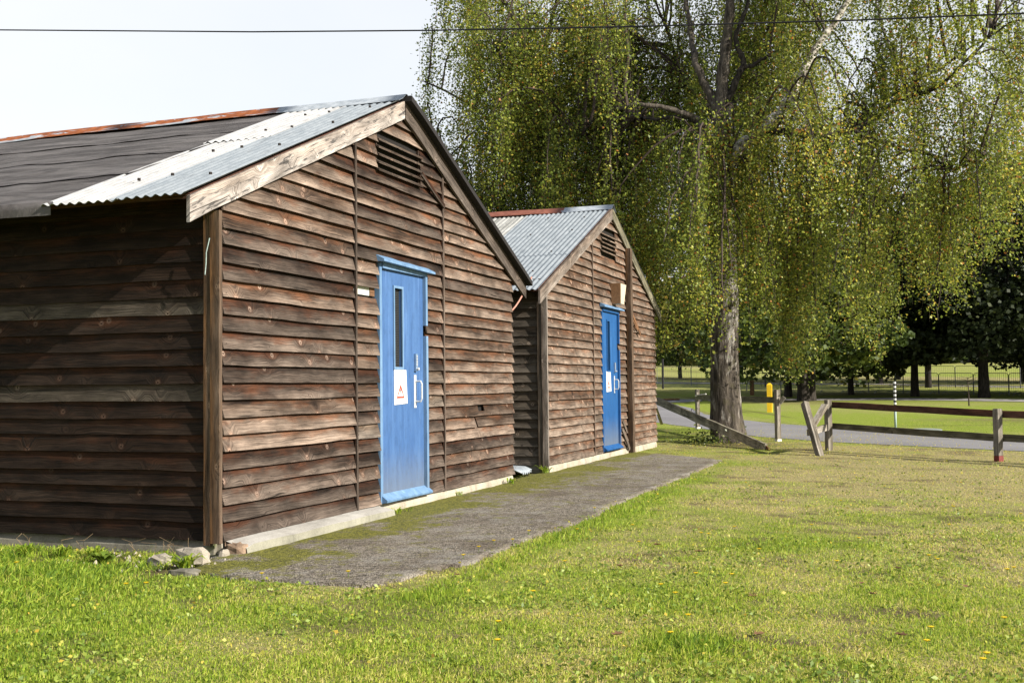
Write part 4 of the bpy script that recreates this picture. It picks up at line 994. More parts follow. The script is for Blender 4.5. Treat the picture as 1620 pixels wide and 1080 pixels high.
b = MB(); b.beam(pc+(0, 0, 0), P(1036, 640, 0, pc[0]-1.2), .08, .08, up=(1, -1, 0), seg=4, jit=.003)
b.build('leaning_post', 'wood_fence', label='thin olive post leaning left against the far corner of the farther hut', cat='post')
b = MB(); b.beam(pc+(-.02, 0, -.02), pc+(0, 0, .03), .10, .10)
fr0 = P(1040, 634, 0, 23.8); fr1 = np.array((19.35, 2.42, .03))
b = MB(); b.beam(fr0, fr1, .045, .155, up=(0, 0, 1), seg=12, jit=.004); fr_ = b.build('fallen_rail', 'wood_plank', label='long weathered plank slanting down from the farther hut past the foot of the birch', cat='plank')
b = MB()
for k in range(7):
    dd = (fr1-fr0)/np.linalg.norm(fr1-fr0); s_ = fr1-dd*.06+np.array((0, 0, -.06+.018*k)); b.beam(s_, s_+dd*random.uniform(.12, .34)+(0, 0, -.004*k), .02, .018, taper=.3)
b.build('splintered_end', 'wood_broken', fr_)
# lengths of pipe and wire lying near the junction
b = MB(); b.tube([g3(1030, 634)+(0, 0, .05), g3(1075, 634)+(0, 0, .08)], .05, 6); b.build('pipe', 'leaf_brown', label='rusty length of pipe lying at the edge of the side road', cat='pipe')

# marker posts
def marker(px, py, pyt, w, name, label, mats):
    p = g3(px, py); dist = np.linalg.norm(p[:2]); return p, dist
p = g3(1218, 652); h_ = .045*0+ (652-607)/F*np.linalg.norm(p)
b = MB(); b.beam(p+(0, 0, -.05), p+(0, 0, h_-.06), .17, .12, up=(1, 0, 0), seg=3); b.beam(p+(0, 0, h_-.06), p+(0, 0, h_), .17, .12, up=(1, 0, 0), taper=.35)
b.build('marker_post', 'yellow_paint', label='yellow marker post with pointed top standing on the lawn beyond the road', cat='post')
p = g3(1190, 625); b = MB(); b.beam(p+(0, 0, -.05), p+(0, 0, .8), .2, .2, up=(1, 0, 0), seg=2)
b.build('marker_post', 'ochre_post' if 'ochre_post' in MATS else 'leaf_brown', label='short rusty brown post in the shade left of the yellow marker post', cat='post')
p = g3(1417, 681); h_ = (681-608)/F*np.linalg.norm(p)
pp = thing('striped_pole', 'pole with black and white bands on a pale green foot beyond the roadside fence', 'pole', tuple(p))
b = MB(); b.tube([p+(0, 0, -.05), p+(0, 0, h_*.45)], .028, 10); b.build('pole_foot', 'pipe_green', pp, smooth=True)
nb = 13
for k in range(nb):
    z0, z1 = h_*.45+h_*.55*k/nb+.001, h_*.45+h_*.55*(k+1)/nb; b = MB(); b.tube([p+(0, 0, z0), p+(0, 0, z1)], .031, 10); b.build('band', ('paint_white', 'paint_black')[k % 2], pp, smooth=False)
p = g3(1465, 681); V = [(p[0]+.75*math.cos(a)*1.0, p[1]+.35*math.sin(a), p[2]+z) for z in (.03, .0) for a in np.linspace(0, 2*math.pi, 17)[:-1]]
obj('drain_cover', V, [tuple(range(16))]+[(i+16, (i+1) % 16+16, (i+1) % 16, i) for i in range(16)], 'cover_grey', label='pale grey green drain cover lying flush in the lawn beyond the road', cat='drain cover')
p = g3(1533, 642)
b = MB(); b.tube([p, p+(0, 0, .5), p+(.02, .03, 1.1)], [.03, .02, .012], 6)
for k in range(9):
    a = random.uniform(0, 6.3); z = random.uniform(.5, 1.1); s_ = random.uniform(.25, .5); b.tube([p+(0, 0, z), p+(s_*math.cos(a), s_*math.sin(a), z+.3*s_)], [.01, .004], 4)
b.build('sapling', 'twig', label='small leafless sapling in front of the rightmost thick tree trunk', cat='tree')
for (px, py, pt, w, lb) in ((1049, 615, 568, .14, 'black post in deep shade just right of the farther hut roof end'), (1211, 612, 592, .12, 'black post behind the yellow marker post')):
    p = g3(px, py); h_ = (py-pt)/F*np.linalg.norm(p); b = MB(); b.tube([p+(0, 0, -.05), p+(0, 0, h_)], w/2, 8); b.build('dark_post', 'post_black', label=lb, cat='post')

# crowd barriers beyond the road: every panel is a thing
def barrier(a, c, h, name_lbl, grp, bars=True):
    a, c = np.array(a, float), np.array(c, float); t = thing('crowd_barrier', name_lbl, 'barrier', tuple(a), grp); d = (c-a)/np.linalg.norm(c-a); Ln = np.linalg.norm(c-a)-.04
    c = a+d*Ln; up = np.array((0, 0, 1.)); r = .017
    b = MB(); z = .12
    b.tube([a+up*.0, a+up*(h-.1), a+up*(h-.02)+d*.04, a+up*h+d*.12, c+up*h-d*.12, c+up*(h-.02)-d*.04, c+up*(h-.1), c], r, 5); b.tube([a+up*z, c+up*z], r, 5)
    b.build('frame', 'galv_dull', t)
    for e in (a+d*.35, c-d*.35):
        q = np.cross(d, up)*.28; b = MB(); b.tube([e-q, e+up*z, e+q], r*.9, 5); b.build('foot', 'galv_dull', t)
    b = MB()
    for k in range(1, 16): e = a+d*Ln*k/16; b.tube([e+up*z, e+up*h], .005, 3, cap=False)
    b.build('bar', 'galv_dull', t, kind='stuff')
pts = [(1130, 618), (1182, 618.5), (1236, 619.5), (1290, 620.5), (1345, 621), (1375, 621.5), (1430, 622), (1486, 623), (1541, 624), (1597, 625), (1655, 626)]
gpn = [g3(*p) for p in pts]; names = ['leftmost', 'second', 'third', 'fourth', 'fifth', 'sixth', 'seventh', 'eighth', 'ninth', 'rightmost']
for k in range(len(gpn)-1): barrier(gpn[k], gpn[k+1], 1.08, names[k]+' panel of the nearer row of metal barriers, counted from the left', 'nearer row of metal barriers')
pts = [(1040, 609), (1094, 609.5), (1225, 610), (1290, 610.5), (1355, 611), (1418, 611.5), (1465, 612), (1512, 612.5), (1563, 613), (1615, 614), (1670, 615)]
gpn = [g3(*p) for p in pts]
for k in range(len(gpn)-1): barrier(gpn[k], gpn[k+1], 1.30, names[k]+' panel of the farther row of metal barriers, counted from the left', 'farther row of metal barriers')

# ================================================================== TREES
def polylerp(pl, t):
    pl = np.array(pl, float); d = np.r_[0, np.cumsum(np.linalg.norm(np.diff(pl, axis=0), axis=1))]; q = t*d[-1]
    return np.array([np.interp(q, d, pl[:, i]) for i in range(3)])
def smoothline(pl, n=14, jit=.0):
    pl = np.array(pl, float); N = len(pl); out = []
    for i in range(N-1):
        p0, p1, p2, p3_ = pl[max(i-1, 0)], pl[i], pl[i+1], pl[min(i+2, N-1)]
        for k in range(n):
            t = k/n; out.append(.5*((2*p1)+(-p0+p2)*t+(2*p0-5*p1+4*p2-p3_)*t*t+(-p0+3*p1-3*p2+p3_)*t**3)+RNG.normal(size=3)*jit)
    out.append(pl[-1]); return out
def trunk_mesh(parent, pl, radii, mat, nside=40, flare=None, n=16, furrow=.06, name='trunk', seed=0):
    c = np.array(smoothline(pl, n)); d = np.r_[0, np.cumsum(np.linalg.norm(np.diff(c, axis=0), axis=1))]; L0 = d[-1]
    rr = np.interp(d/L0, np.linspace(0, 1, len(radii)), radii); A = np.arange(nside)/nside*2*np.pi; V = []
    for i in range(len(c)):
        z = d[i]; fl = 1+(flare or 0)*np.exp(-z/.32)*(0.55+.6*np.sin(A*5+1.3)+.3*np.sin(A*3+seed)) 
        f = 1+furrow*(fbm(A*0+np.cos(A)*4+seed*3, np.sin(A)*4+z*1.1, 3, 4)-.5)*2*1.3+furrow*.6*(vnoise(np.arange(nside)*.9, np.full(nside, z*1.3), seed+5)-.5)*2
        r = rr[i]*f*fl
        V.append(np.stack([c[i, 0]+r*np.cos(A), c[i, 1]+r*np.sin(A), np.full(nside, c[i, 2])], 1))
    V = np.concatenate(V); m = len(c); ii = np.arange(m*nside).reshape(m, nside); jj = np.roll(ii, -1, axis=1)
    Fc = np.stack([ii[:-1], jj[:-1], jj[1:], ii[1:]], -1).reshape(-1, 4)
    return fast_mesh(name, V, Fc, mat, parent, org=tuple(pl[0]), smooth=True)

def strands(targets, limbpts, hmin, K, leafden, seedcol, inside, Lmax=4.5, Lmean=1.6):
    "curved side branches to each target, curtains of hanging twigs with leaves"
    tw = MB(); C = []; R = []
    LP = np.array(limbpts)
    for T in targets:
        dd = np.linalg.norm(LP-T-np.array((0, 0, -.8)), axis=1); near_ = np.argsort(dd)[:5]; O = LP[near_[RNG.integers(0, 5)]]
        mid = (O+T)/2+np.array((0, 0, .35*np.linalg.norm(T-O)**.8))+RNG.normal(size=3)*.15
        line = smoothline([O, mid, T, T+(T-mid)*.35+np.array((0, 0, -.5))], 4, .02); m = len(line)
        tw.tube(line, list(np.linspace(.012+.010*min(3.5, np.linalg.norm(T-O)), .005, m)), 4, cap=False)
        cl = RNG.normal()*.10; Lc = RNG.exponential(.5)+Lmean*.6
        for k in range(K):
            t = RNG.uniform(.30, 1.0); a = np.array(line[int(t*(m-1))])+RNG.normal(size=3)*np.array((.10, .10, .05))
            Ln = min(Lmax, Lc*RNG.uniform(.35, 1.6)+.25); hb = hmin(a[0], a[1])+abs(RNG.normal())*.30
            if a[2]-Ln < hb: Ln = a[2]-hb
            if Ln < .15: continue
            sw = RNG.normal(size=2)*.09*Ln; ns_ = max(3, int(Ln/.35)); ln = []
            for q in range(ns_+1):
                u = q/ns_; ln.append(a+np.array((sw[0]*u*u+.03*math.sin(u*7+k), sw[1]*u*u+.03*math.cos(u*6+k), -Ln*u)))
            tw.tube(ln, .0019, 3, cap=False)
            nl = int(Ln*leafden*RNG.uniform(.6, 1.3)); u = RNG.uniform(0.03, 1.02, nl)**.85; ln = np.array(ln); uu = np.clip(u, 0, 1)*ns_
            pos = np.stack([np.interp(uu, np.arange(ns_+1), ln[:, i]) for i in range(3)], 1)+RNG.normal(size=(nl, 3))*np.array((.085, .085, .06))*RNG.uniform(.3, 1.5, (nl, 1))
            C.append(pos); R.append(np.clip(.42+cl*1.3+RNG.normal(size=nl)*.22+(RNG.random(nl) < .07)*.35, 0, 1))
        nl = 60; t = RNG.uniform(.25, 1, nl); ll = np.array(line)
        pos = np.stack([np.interp(t*(m-1), np.arange(m), ll[:, i]) for i in range(3)], 1)+RNG.normal(size=(nl, 3))*.10; C.append(pos); R.append(np.clip(.40+cl+RNG.normal(size=nl)*.16, 0, 1))
    return tw, np.concatenate(C), np.concatenate(R)

birch = thing('birch_tree', 'tall weeping birch with thick pale patched trunk standing right of the farther hut', 'tree', (21.75, 3.40, 0))
TX = 21.75
base = np.array((TX, 3.40, -.08))
def B_(px, py, X=TX): return P(px, py, 0, X)
tl = [base, B_(1149, 660), B_(1147, 560), B_(1146, 470), B_(1143, 380), B_(1142, 300), B_(1140, 235)]
trunk_mesh(birch, tl, [.31, .275, .265, .25, .245, .24, .22], 'bark_birch', 56, .30, 26, .09)
limbs = []
def limb(pts, r0, r1, mat='bark_limb', n=7, par=None, sides=12):
    ln = smoothline(pts, n, .012); rad = list(np.linspace(r0, r1, len(ln))); par = par or birch
    b = MB(); b.tube(ln, [r*(1+.10*math.sin(i*1.7)) for i, r in enumerate(rad)], sides); b.build('limb', mat, par, smooth=True); limbs.append(ln)
limb([B_(1138, 262), B_(1118, 225), B_(1104, 192), B_(1075, 178, 21.5), B_(1020, 166, 21.2), B_(975, 172, 21.3)], .10, .03, 'bark_birch')
limb([B_(1104, 195), B_(1082, 186), B_(1040, 188, 22.3), B_(1000, 184, 23)], .055, .02, 'bark_dark')
limb([B_(1142, 250), B_(1140, 170), B_(1146, 90), B_(1155, 0), B_(1150, -120), B_(1160, -230)], .16, .04, 'bark_birch')
limb([B_(1136, 178), B_(1118, 140), B_(1102, 100), B_(1090, 40, 22.3), B_(1075, -60, 22.8), B_(1050, -150, 23)], .095, .025, 'bark_birch')
limb([B_(1148, 262), B_(1172, 232), B_(1205, 205), B_(1236, 175, 22.2), B_(1262, 130, 22.5), B_(1295, 72, 22.8), B_(1330, 20, 23), B_(1375, -60, 23.2), B_(1400, -140, 23.5)], .125, .04)
limb([B_(1200, 208), B_(1240, 208, 22), B_(1290, 212, 22.6), B_(1345, 207, 23), B_(1380, 190, 23.3), B_(1420, 160, 23.3), B_(1480, 140, 23.0), B_(1540, 85, 23), B_(1575, 45, 23)], .085, .025, 'bark_dark')
limb([B_(1345, 205, 23), B_(1385, 165, 22.4), B_(1430, 140, 22), B_(1500, 100, 22), B_(1560, 60, 22)], .045, .015, 'bark_dark')
limb([B_(1148, 165), B_(1168, 118), B_(1176, 95), B_(1163, 62), B_(1180, 15), B_(1190, -80)], .075, .03, 'bark_dark')
limb([B_(1172, 112), B_(1205, 95), B_(1232, 78)], .045, .02, 'bark_dark')
limb([B_(1430, 238, 22.5), B_(1470, 245, 22.5), B_(1510, 268, 22.4), B_(1560, 245, 22.2)], .035, .01, 'bark_dark')
limb([B_(1345, 205, 23), B_(1390, 222, 22.8), B_(1430, 238, 22.5)], .045, .03, 'bark_dark')
limb([B_(1141, 200), B_(1155, 170, 23), B_(1185, 120, 24.6), B_(1230, 30, 26)], .10, .03, 'bark_dark')
limb([B_(1141, 215), B_(1120, 170, 23), B_(1080, 120, 24.6), B_(1050, 30, 26)], .09, .03, 'bark_dark')
LP = [p for l in limbs for p in l[3:]]
YB = np.array([-9, -3.2, -1.6, -.88, .2, 1.35, 2.6, 3.1, 3.7, 4.4, 5.2, 6.5]); HB = np.array([5.5, 4.6, 3.4, 2.5, 2.15, 1.55, 1.4, 2.2, 2.3, 1.3, 1.5, 4.2])
def hmin1(x, y):
    yy = y-(x-22)*math.tan(math.radians(3.5)) if False else y*22/x
    h = np.interp(yy, YB, HB)+(fbm(np.array([yy*1.9]), np.array([x*1.2]), 5, 3)[0]-.45)*2.8
    if x < 20.7 and not (3.3 < y < 4.45 and x > 19.7): h = max(h, 3.2+(20.7-x)*2)
    return h
tg = []
while len(tg) < 290:
    a = RNG.uniform(0, 2*math.pi); rr = math.sqrt(RNG.random()); z = RNG.uniform(3.2, 12.5)
    R_ = np.interp(z, [3, 4.5, 7, 10, 13], [3.9, 4.7, 5.2, 4.4, 2.4])
    x, y = 23.6+rr*R_*.86*math.cos(a), 2.55+rr*R_*1.05*math.sin(a)
    if x < 19.9+max(0, (4.4-y))*.05 and y < 4.6: continue
    if x < 20.4 and y >= 4.2: continue
    if z < np.interp(y*22/x, YB, HB)+.8: continue
    if z > 9.6 and RNG.random() < .5: continue
    if z < 5.6 and RNG.random() < .45: continue
    if 5.2 < z and y < 1.2 and RNG.random() < .30: continue
    if x < 21.8 and 1.9 < y*22/x < 4.5 and z > 4.9 and RNG.random() < .5: continue
    if fbm(np.array([x*.75]), np.array([y*.75+z*.6]), 61, 2)[0] < .50: continue
    tg.append(np.array((x, y, z)))
for k in range(9): tg.append(np.array((RNG.uniform(19.85, 20.4), RNG.uniform(3.5, 4.2), RNG.uniform(4.3, 5.6))))
for k in range(9):
    a = RNG.uniform(2.2, 4.6); tg.append(np.array((TX+.85*math.cos(a), 3.35+1.0*math.sin(a), RNG.uniform(3.6, 6.5))))
tw, C, R = strands(tg, LP, hmin1, 16, 34, 0, None, 4.8, 2.0)
tw.build('twigs', 'twig', birch); leaves(C, RNG.uniform(.036, .070, len(C)), R, 'crown', 'birch_leaf', birch, kind='stuff')
# foliage creeping up the trunk
zc = RNG.uniform(2.6, 5.6, 2600); aa = RNG.uniform(0, 6.28, 2600); k = fbm(np.cos(aa)*2+5, zc*1.3, 4, 3) > .47; zc, aa = zc[k], aa[k]
Cv = np.stack([TX+.30*np.cos(aa)*RNG.uniform(.9, 1.25, len(aa)), 3.42+.30*np.sin(aa)*RNG.uniform(.9, 1.25, len(aa)), zc], 1); leaves(Cv, RNG.uniform(.04, .07, len(Cv)), RNG.random(len(Cv))*.8, 'trunk_shoots', 'birch_leaf', birch, kind='stuff')
Cv = np.array((TX-.45, 3.75, .0))+RNG.normal(size=(420, 3))*np.array((.28, .30, .0)); Cv[:, 2] = np.abs(RNG.normal(size=420))*.13; leaves(Cv, .05, RNG.random(420), 'base_shoots', 'ivy_leaf', birch, kind='stuff')

birch2 = thing('birch_tree', 'second weeping birch rising behind the roof of the farther hut at left', 'tree', (25.0, 8.3, 0))
b2 = np.array((25.0, 8.3, -.05)); limbs = []
trunk_mesh(birch2, [b2, b2+(0, 0, 3), b2+(.1, -.1, 6), b2+(0, .1, 9)], [.26, .22, .18, .12], 'bark_birch', 28, .25, 10, .08)
for a, z0, l, u in ((2.2, 4, 3.0, 1.6), (1.2, 4.8, 3.0, 1.4), (.2, 5.0, 2.8, 2), (-1.0, 5.5, 3, 1.5), (-2.4, 5.2, 3.0, 1.6), (1.8, 6.5, 2.8, 2), (-.6, 7, 2.5, 2.2), (3.1, 6.8, 2.6, 1.7), (1.5, 8.6, 1.6, 3), (-2, 8.5, 1.6, 3)):
    s0 = b2+(0, 0, z0); e = np.array((math.cos(a), math.sin(a), 0))
    limb([s0, s0+e*l*.4+(0, 0, u*.5), s0+e*l*.75+(0, 0, u*.85), s0+e*l+(0, 0, u)], .05, .014, 'bark_dark', 5, birch2, 7)
LP2 = [p for l in limbs for p in l[2:]]
tg = []
while len(tg) < 200:
    a = RNG.uniform(0, 2*math.pi); rr = math.sqrt(RNG.random()); z = RNG.uniform(4.6, 12.0); R_ = np.interp(z, [4, 6, 9, 12], [2.7, 3.2, 3.0, 2.0])
    x, y = b2[0]+rr*R_*math.cos(a), b2[1]+rr*R_*1.0*math.sin(a)
    if fbm(np.array([x*.8]), np.array([y*.8+z*.7]), 71, 2)[0] < .52: continue
    tg.append(np.array((x, y, z)))
tw, C, R = strands(tg, LP2, lambda x, y: 3.2, 16, 32, 0, None, 4.5, 2.2)
tw.build('twigs', 'twig', birch2); leaves(C, RNG.uniform(.040, .074, len(C)), R, 'crown', 'birch_leaf', birch2, kind='stuff')

def broad_tree(base, h, cr, tr, mat, label, nl=11000, ls=.20, trunks=((0, 0),), crown_lo=2.2, seed=0, lean=0, name='broadleaf_tree', group='parkland trees beyond the road', dens=1.0):
    base = np.array(base, float); rg = np.random.default_rng(seed); tr *= .72; crown_lo = max(1.0, crown_lo-1.1); t = thing(name, label, 'tree', tuple(base), group)
    for (dx, dy) in trunks:
        top_ = base+np.array((dx*2.2+lean, dy*2.2, h*.62)); trunk_mesh(t, [base+(dx*.35, dy*.35, -.1), base+(dx*.7+lean*.3, dy*.7, h*.22), top_], [tr*1.1, tr*.85, tr*.25], 'bark_dark', 14, .22, 8, .10, seed=seed)
    nc = 46; cl = []
    for k in range(nc):
        a = rg.uniform(0, 6.283); r = cr*math.sqrt(rg.random())*.92; zz = crown_lo+.2+(h-crown_lo-.8)*rg.random()**1.1
        lim_ = math.sqrt(max(.05, 1-((zz-(crown_lo+(h-crown_lo)*.40))/((h-crown_lo)*.62))**2)); cl.append(base+np.array((r*math.cos(a)*lim_, r*math.sin(a)*lim_, zz)))
    b = MB()
    for c in cl[:16]:
        m = (base+(0, 0, h*.3)); b.tube([m+(0, 0, rg.uniform(-.8, 1.5)), (m+c)/2+(0, 0, .3), c], [tr*.35, tr*.2, .03], 5, cap=False)
    b.build('branch', 'bark_dark', t)
    per = nl//nc; C = []; R = []
    for c in cl:
        d = rg.normal(size=(per, 3)); d /= np.linalg.norm(d, axis=1)[:, None]; rad = rg.uniform(.75, 1.0, per)**.5*rg.uniform(.26, .42)*cr
        p_ = c+d*rad[:, None]*np.array((1, 1, .55)); p_[:, 2] -= .12*cr*(np.hypot(p_[:, 0]-c[0], p_[:, 1]-c[1])/cr)**2; C.append(p_); R.append(np.clip(rg.normal(.40+rg.normal()*.16, .20, per), 0, 1))
    C = np.concatenate(C); R = np.concatenate(R); k = C[:, 2] > base[2]+crown_lo*.85+rg.uniform(-.3, .5, len(C)); C, R = C[k], R[k]
    leaves(C, rg.uniform(ls*.7, ls*1.3, len(C)), R, 'crown', mat, t, droop=.3, aspect=.85, kind='stuff')
    return t
T = [ # px, py, height, crown radius, trunk r, leaf, label, trunks, crown_lo
 (1020, 622, 10.5, 4.2, .25, 'golden_leaf', 'golden green tree showing between the farther hut roof and the birch', ((0, 0),), 2.0, 1),
 (1076, 598, 9.0, 4.0, .22, 'lime_leaf', 'green tree with thin trunk on the field edge left of the birch', ((0, 0),), 2.4, 2),
 (1172, 604, 10.5, 4.6, .25, 'golden_leaf', 'yellowing tree directly behind the birch trunk', ((0, 0),), 2.2, 3),
 (1247, 628, 9.0, 3.6, .24, 'lime_leaf', 'slim leaning tree just left of the double trunked tree', ((0, 0),), 2.2, 4),
 (1277, 634, 10.0, 4.6, .36, 'lime_leaf', 'double trunked broad tree beside the far footpath', ((-.5, .35), (.25, -.2)), 2.0, 5),
 (1346, 624, 8.5, 3.4, .20, 'golden_leaf', 'small tree with leafy shoots on its trunk behind the fence post', ((0, 0),), 1.6, 6),
 (1392, 607, 10.5, 4.4, .26, 'lime_leaf', 'dark tree on the field edge left of the striped pole', ((0, 0),), 2.2, 7),
 (1448, 627, 10.5, 4.0, .24, 'dark_leaf', 'tree with straight bare trunk just right of the striped pole', ((0, 0),), 2.9, 8),
 (1469, 613, 11.0, 4.2, .26, 'dark_leaf', 'tree with leafy burrs low on its trunk, right of the straight bare trunk', ((0, 0),), 3.0, 9),
 (1557, 629, 11.0, 4.6, .33, 'dark_leaf', 'large dark tree with the thickest trunk near the right edge', ((0, 0),), 2.8, 10),
 (1660, 622, 12.5, 5.0, .4, 'dark_leaf', 'very dark evergreen mass at the right edge of the view', ((0, 0),), 1.4, 11),
 (1620, 604, 12.0, 4.8, .3, 'dark_leaf', 'dark tree behind the right edge mass', ((0, 0),), 2.6, 12),
 (1735, 628, 11.5, 5.2, .35, 'dark_leaf', 'dark parkland tree just outside the right edge', ((0, 0),), 2.2, 21),
 (1830, 626, 12, 5.2, .35, 'dark_leaf', 'second parkland tree outside the right edge', ((0, 0),), 2.2, 22),
 (1930, 628, 12, 5.2, .35, 'dark_leaf', 'third parkland tree outside the right edge', ((0, 0),), 2.2, 23),
 (1780, 606, 12, 5.2, .35, 'dark_leaf', 'parkland tree on the field edge outside the right edge', ((0, 0),), 2.2, 24),
 (1420, 600, 12.5, 5.0, .3, 'lime_leaf', 'tall green tree on the field edge behind the striped pole', ((0, 0),), 3.0, 13),
 (1300, 601, 12.0, 5.0, .3, 'lime_leaf', 'tall green tree on the field edge behind the double trunked tree', ((0, 0),), 2.6, 14),
]
for (px, py, h, cr, tr, m, lb, tk, lo, sd_) in T:
    broad_tree(on_ground(px, py), h, cr, tr, m, lb, 15000, .23, tk, lo, sd_)
# distant wood beyond the field
C = []; R = []
for k in range(150):
    u = 165+RNG.uniform(0, 25); v = -95+190*k/150+RNG.normal()*1.5; x, y = u*UD[0]-v*UD[1], u*UD[1]+v*UD[0]; hh = RNG.uniform(7, 13); cr = RNG.uniform(3, 5.5); m = 520
    d = RNG.normal(size=(m, 3)); d /= np.linalg.norm(d, axis=1)[:, None]; p_ = np.array((x, y, G(x, y)+hh*.5))+d*np.array((cr, cr, hh*.52))*RNG.uniform(.8, 1.05, (m, 1)); p_[:, 2] = np.maximum(p_[:, 2], G(x, y)+.2); C.append(p_); R.append(np.clip(RNG.normal(.4+RNG.normal()*.15, .15, m), 0, 1))
C = np.concatenate(C); R = np.concatenate(R)
leaves(C, RNG.uniform(.7, 1.3, len(C)), R, 'distant_wood', 'lime_leaf', None, droop=.3, kind='stuff', label='dark line of distant woodland closing the far side of the field', cat='woodland')

# ================================================================== GRASS AND WEEDS
def scatter(n, umin, umax, power, vmax=.52):
    u = (umin**(1-power)+(umax**(1-power)-umin**(1-power))*RNG.random(n))**(1/(1-power)); v = RNG.uniform(-vmax, vmax, n)*u
    return u*UD[0]-v*UD[1], u*UD[1]+v*UD[0]
SOFF = [(x-.0, y) for x, y in SLAB]
def free(x, y):
    yo = .05+.09*fbm(np.asarray(x)*3, np.asarray(y)*0, 57, 3)*(np.asarray(y) < 3.4)
    k = ~in_poly(x+(fbm(x*5, y*5, 55, 2)-.5)*.2, y-yo+(fbm(x*5, y*5, 56, 2)-.5)*.2, SOFF)
    k &= ~((x > 6.5) & (x < 12.44) & (y > 4.46)) & ~((x > 13.68) & (x < 20.14) & (y > 4.46))
    return k & (~in_poly(x, y, near+far[::-1]))
def grass(n, umin, umax, power, h0, h1, w0, dens=None, name='grass', label='short rough grass covering the ground round the huts'):
    x, y = scatter(n, umin, umax, power); k = free(x, y); x, y = x[k], y[k]
    st = strawf(x, y); so = soilf(x, y); tuft = fbm(x*2.2, y*2.2, 91, 3); k = RNG.random(len(x)) > so*.85; x, y, st, tuft = x[k], y[k], st[k], tuft[k]
    N = len(x); lush = np.exp(-(((x-4.75)**2+(y-.95)**2)/.06)) + .8*sm(y, 3.9, 4.6)*(x < 6.45) + .5*np.exp(-((y-2.5)/.12)**2)*(x > 5.4)*(x < 14)
    h = RNG.uniform(h0, h1, N)*(.55+.9*tuft)*(1+1.5*lush)*(1-.25*st); w = RNG.uniform(.6, 1.3, N)*w0*(1+.02*x)
    a = RNG.uniform(0, 6.283, N); lean = np.abs(RNG.normal(size=N))*(.55+.5*st)
    z0 = G(x, y)+bumps(x, y)-.004; b = np.stack([x, y, z0], 1); s = np.stack([np.cos(a), np.sin(a), 0*a], 1); la = a+RNG.normal(size=N)*.8+1.57
    tip = b+np.stack([np.cos(la)*lean*h, np.sin(la)*lean*h, h*np.clip(1-.28*lean, .25, 1)], 1); midp = b*.5+tip*.5+np.array((0, 0, 1.))*(h*.12)[:, None]
    V = np.empty((N, 4, 3)); V[:, 0] = b-s*w[:, None]*.5; V[:, 1] = b+s*w[:, None]*.5; V[:, 2] = tip; V[:, 3] = midp-s*w[:, None]*.42
    rnd = np.clip(.26+RNG.normal(size=N)*.17+st*.42*(RNG.random(N) < .35+.6*st)-.12*lush, 0, 1)
    fast_mesh(name, V.reshape(-1, 3), np.arange(N*4).reshape(-1, 4), 'grass_blade', None, rnd, kind='stuff', label=label, cat='grass')
grass(520000, 3.0, 32, 1.75, .012, .034, .0046)
# broad leaved weeds close to the ground
x, y = scatter(34000, 3.0, 16, 1.5); k = free(x, y) & (fbm(x*1.6, y*1.6, 101, 4) > .50); x, y = x[k], y[k]
Cw = np.stack([x, y, G(x, y)+bumps(x, y)+RNG.uniform(.004, .022, len(x))], 1)
leaves(Cw, RNG.uniform(.012, .032, len(Cw)), RNG.random(len(Cw)), 'ground_weeds', 'weed_leaf', None, droop=0, aspect=.6, kind='stuff', label='small clover and broad leaved weeds mixed through the lawn', cat='weeds')
# fallen birch leaves, tiny, over the lawn
x, y = scatter(3000, 4.5, 34, .6); x2, y2 = RNG.normal(20.5, 3.4, 2500), RNG.normal(1.8, 1.8, 2500); x, y = np.r_[x, x2], np.r_[y, y2]
k = free(x, y) | in_poly(x, y, near+far[::-1]); x, y = x[k], y[k]; k = x < 60; x, y = x[k], y[k]
Cl = np.stack([x, y, G(x, y)+bumps(x, y)+.03], 1)
leaves(Cl, RNG.uniform(.010, .026, len(Cl)), RNG.uniform(.74, .965, len(Cl)), 'leaf_litter', 'birch_leaf', None, droop=0, kind='stuff', label='tiny yellow fallen birch leaves scattered over lawn and road', cat='leaf litter')
# crumbs, twigs and litter on the slab
cr_ = MB()
for k in range(260):
    x, y = random.uniform(5.9, 16.4), random.triangular(2.7, 4.4, 2.8); r = random.uniform(.003, .008); z = .022
    cr_.add([(x+r, y, z), (x, y+r*.8, z), (x-r, y, z), (x, y-r*.9, z), (x, y, z+r*.8)], [(0, 1, 4), (1, 2, 4), (2, 3, 4), (3, 0, 4)])
cr_.build('grit', 'stone_dark', kind='stuff', label='loose grit scattered over the concrete path', cat='grit')
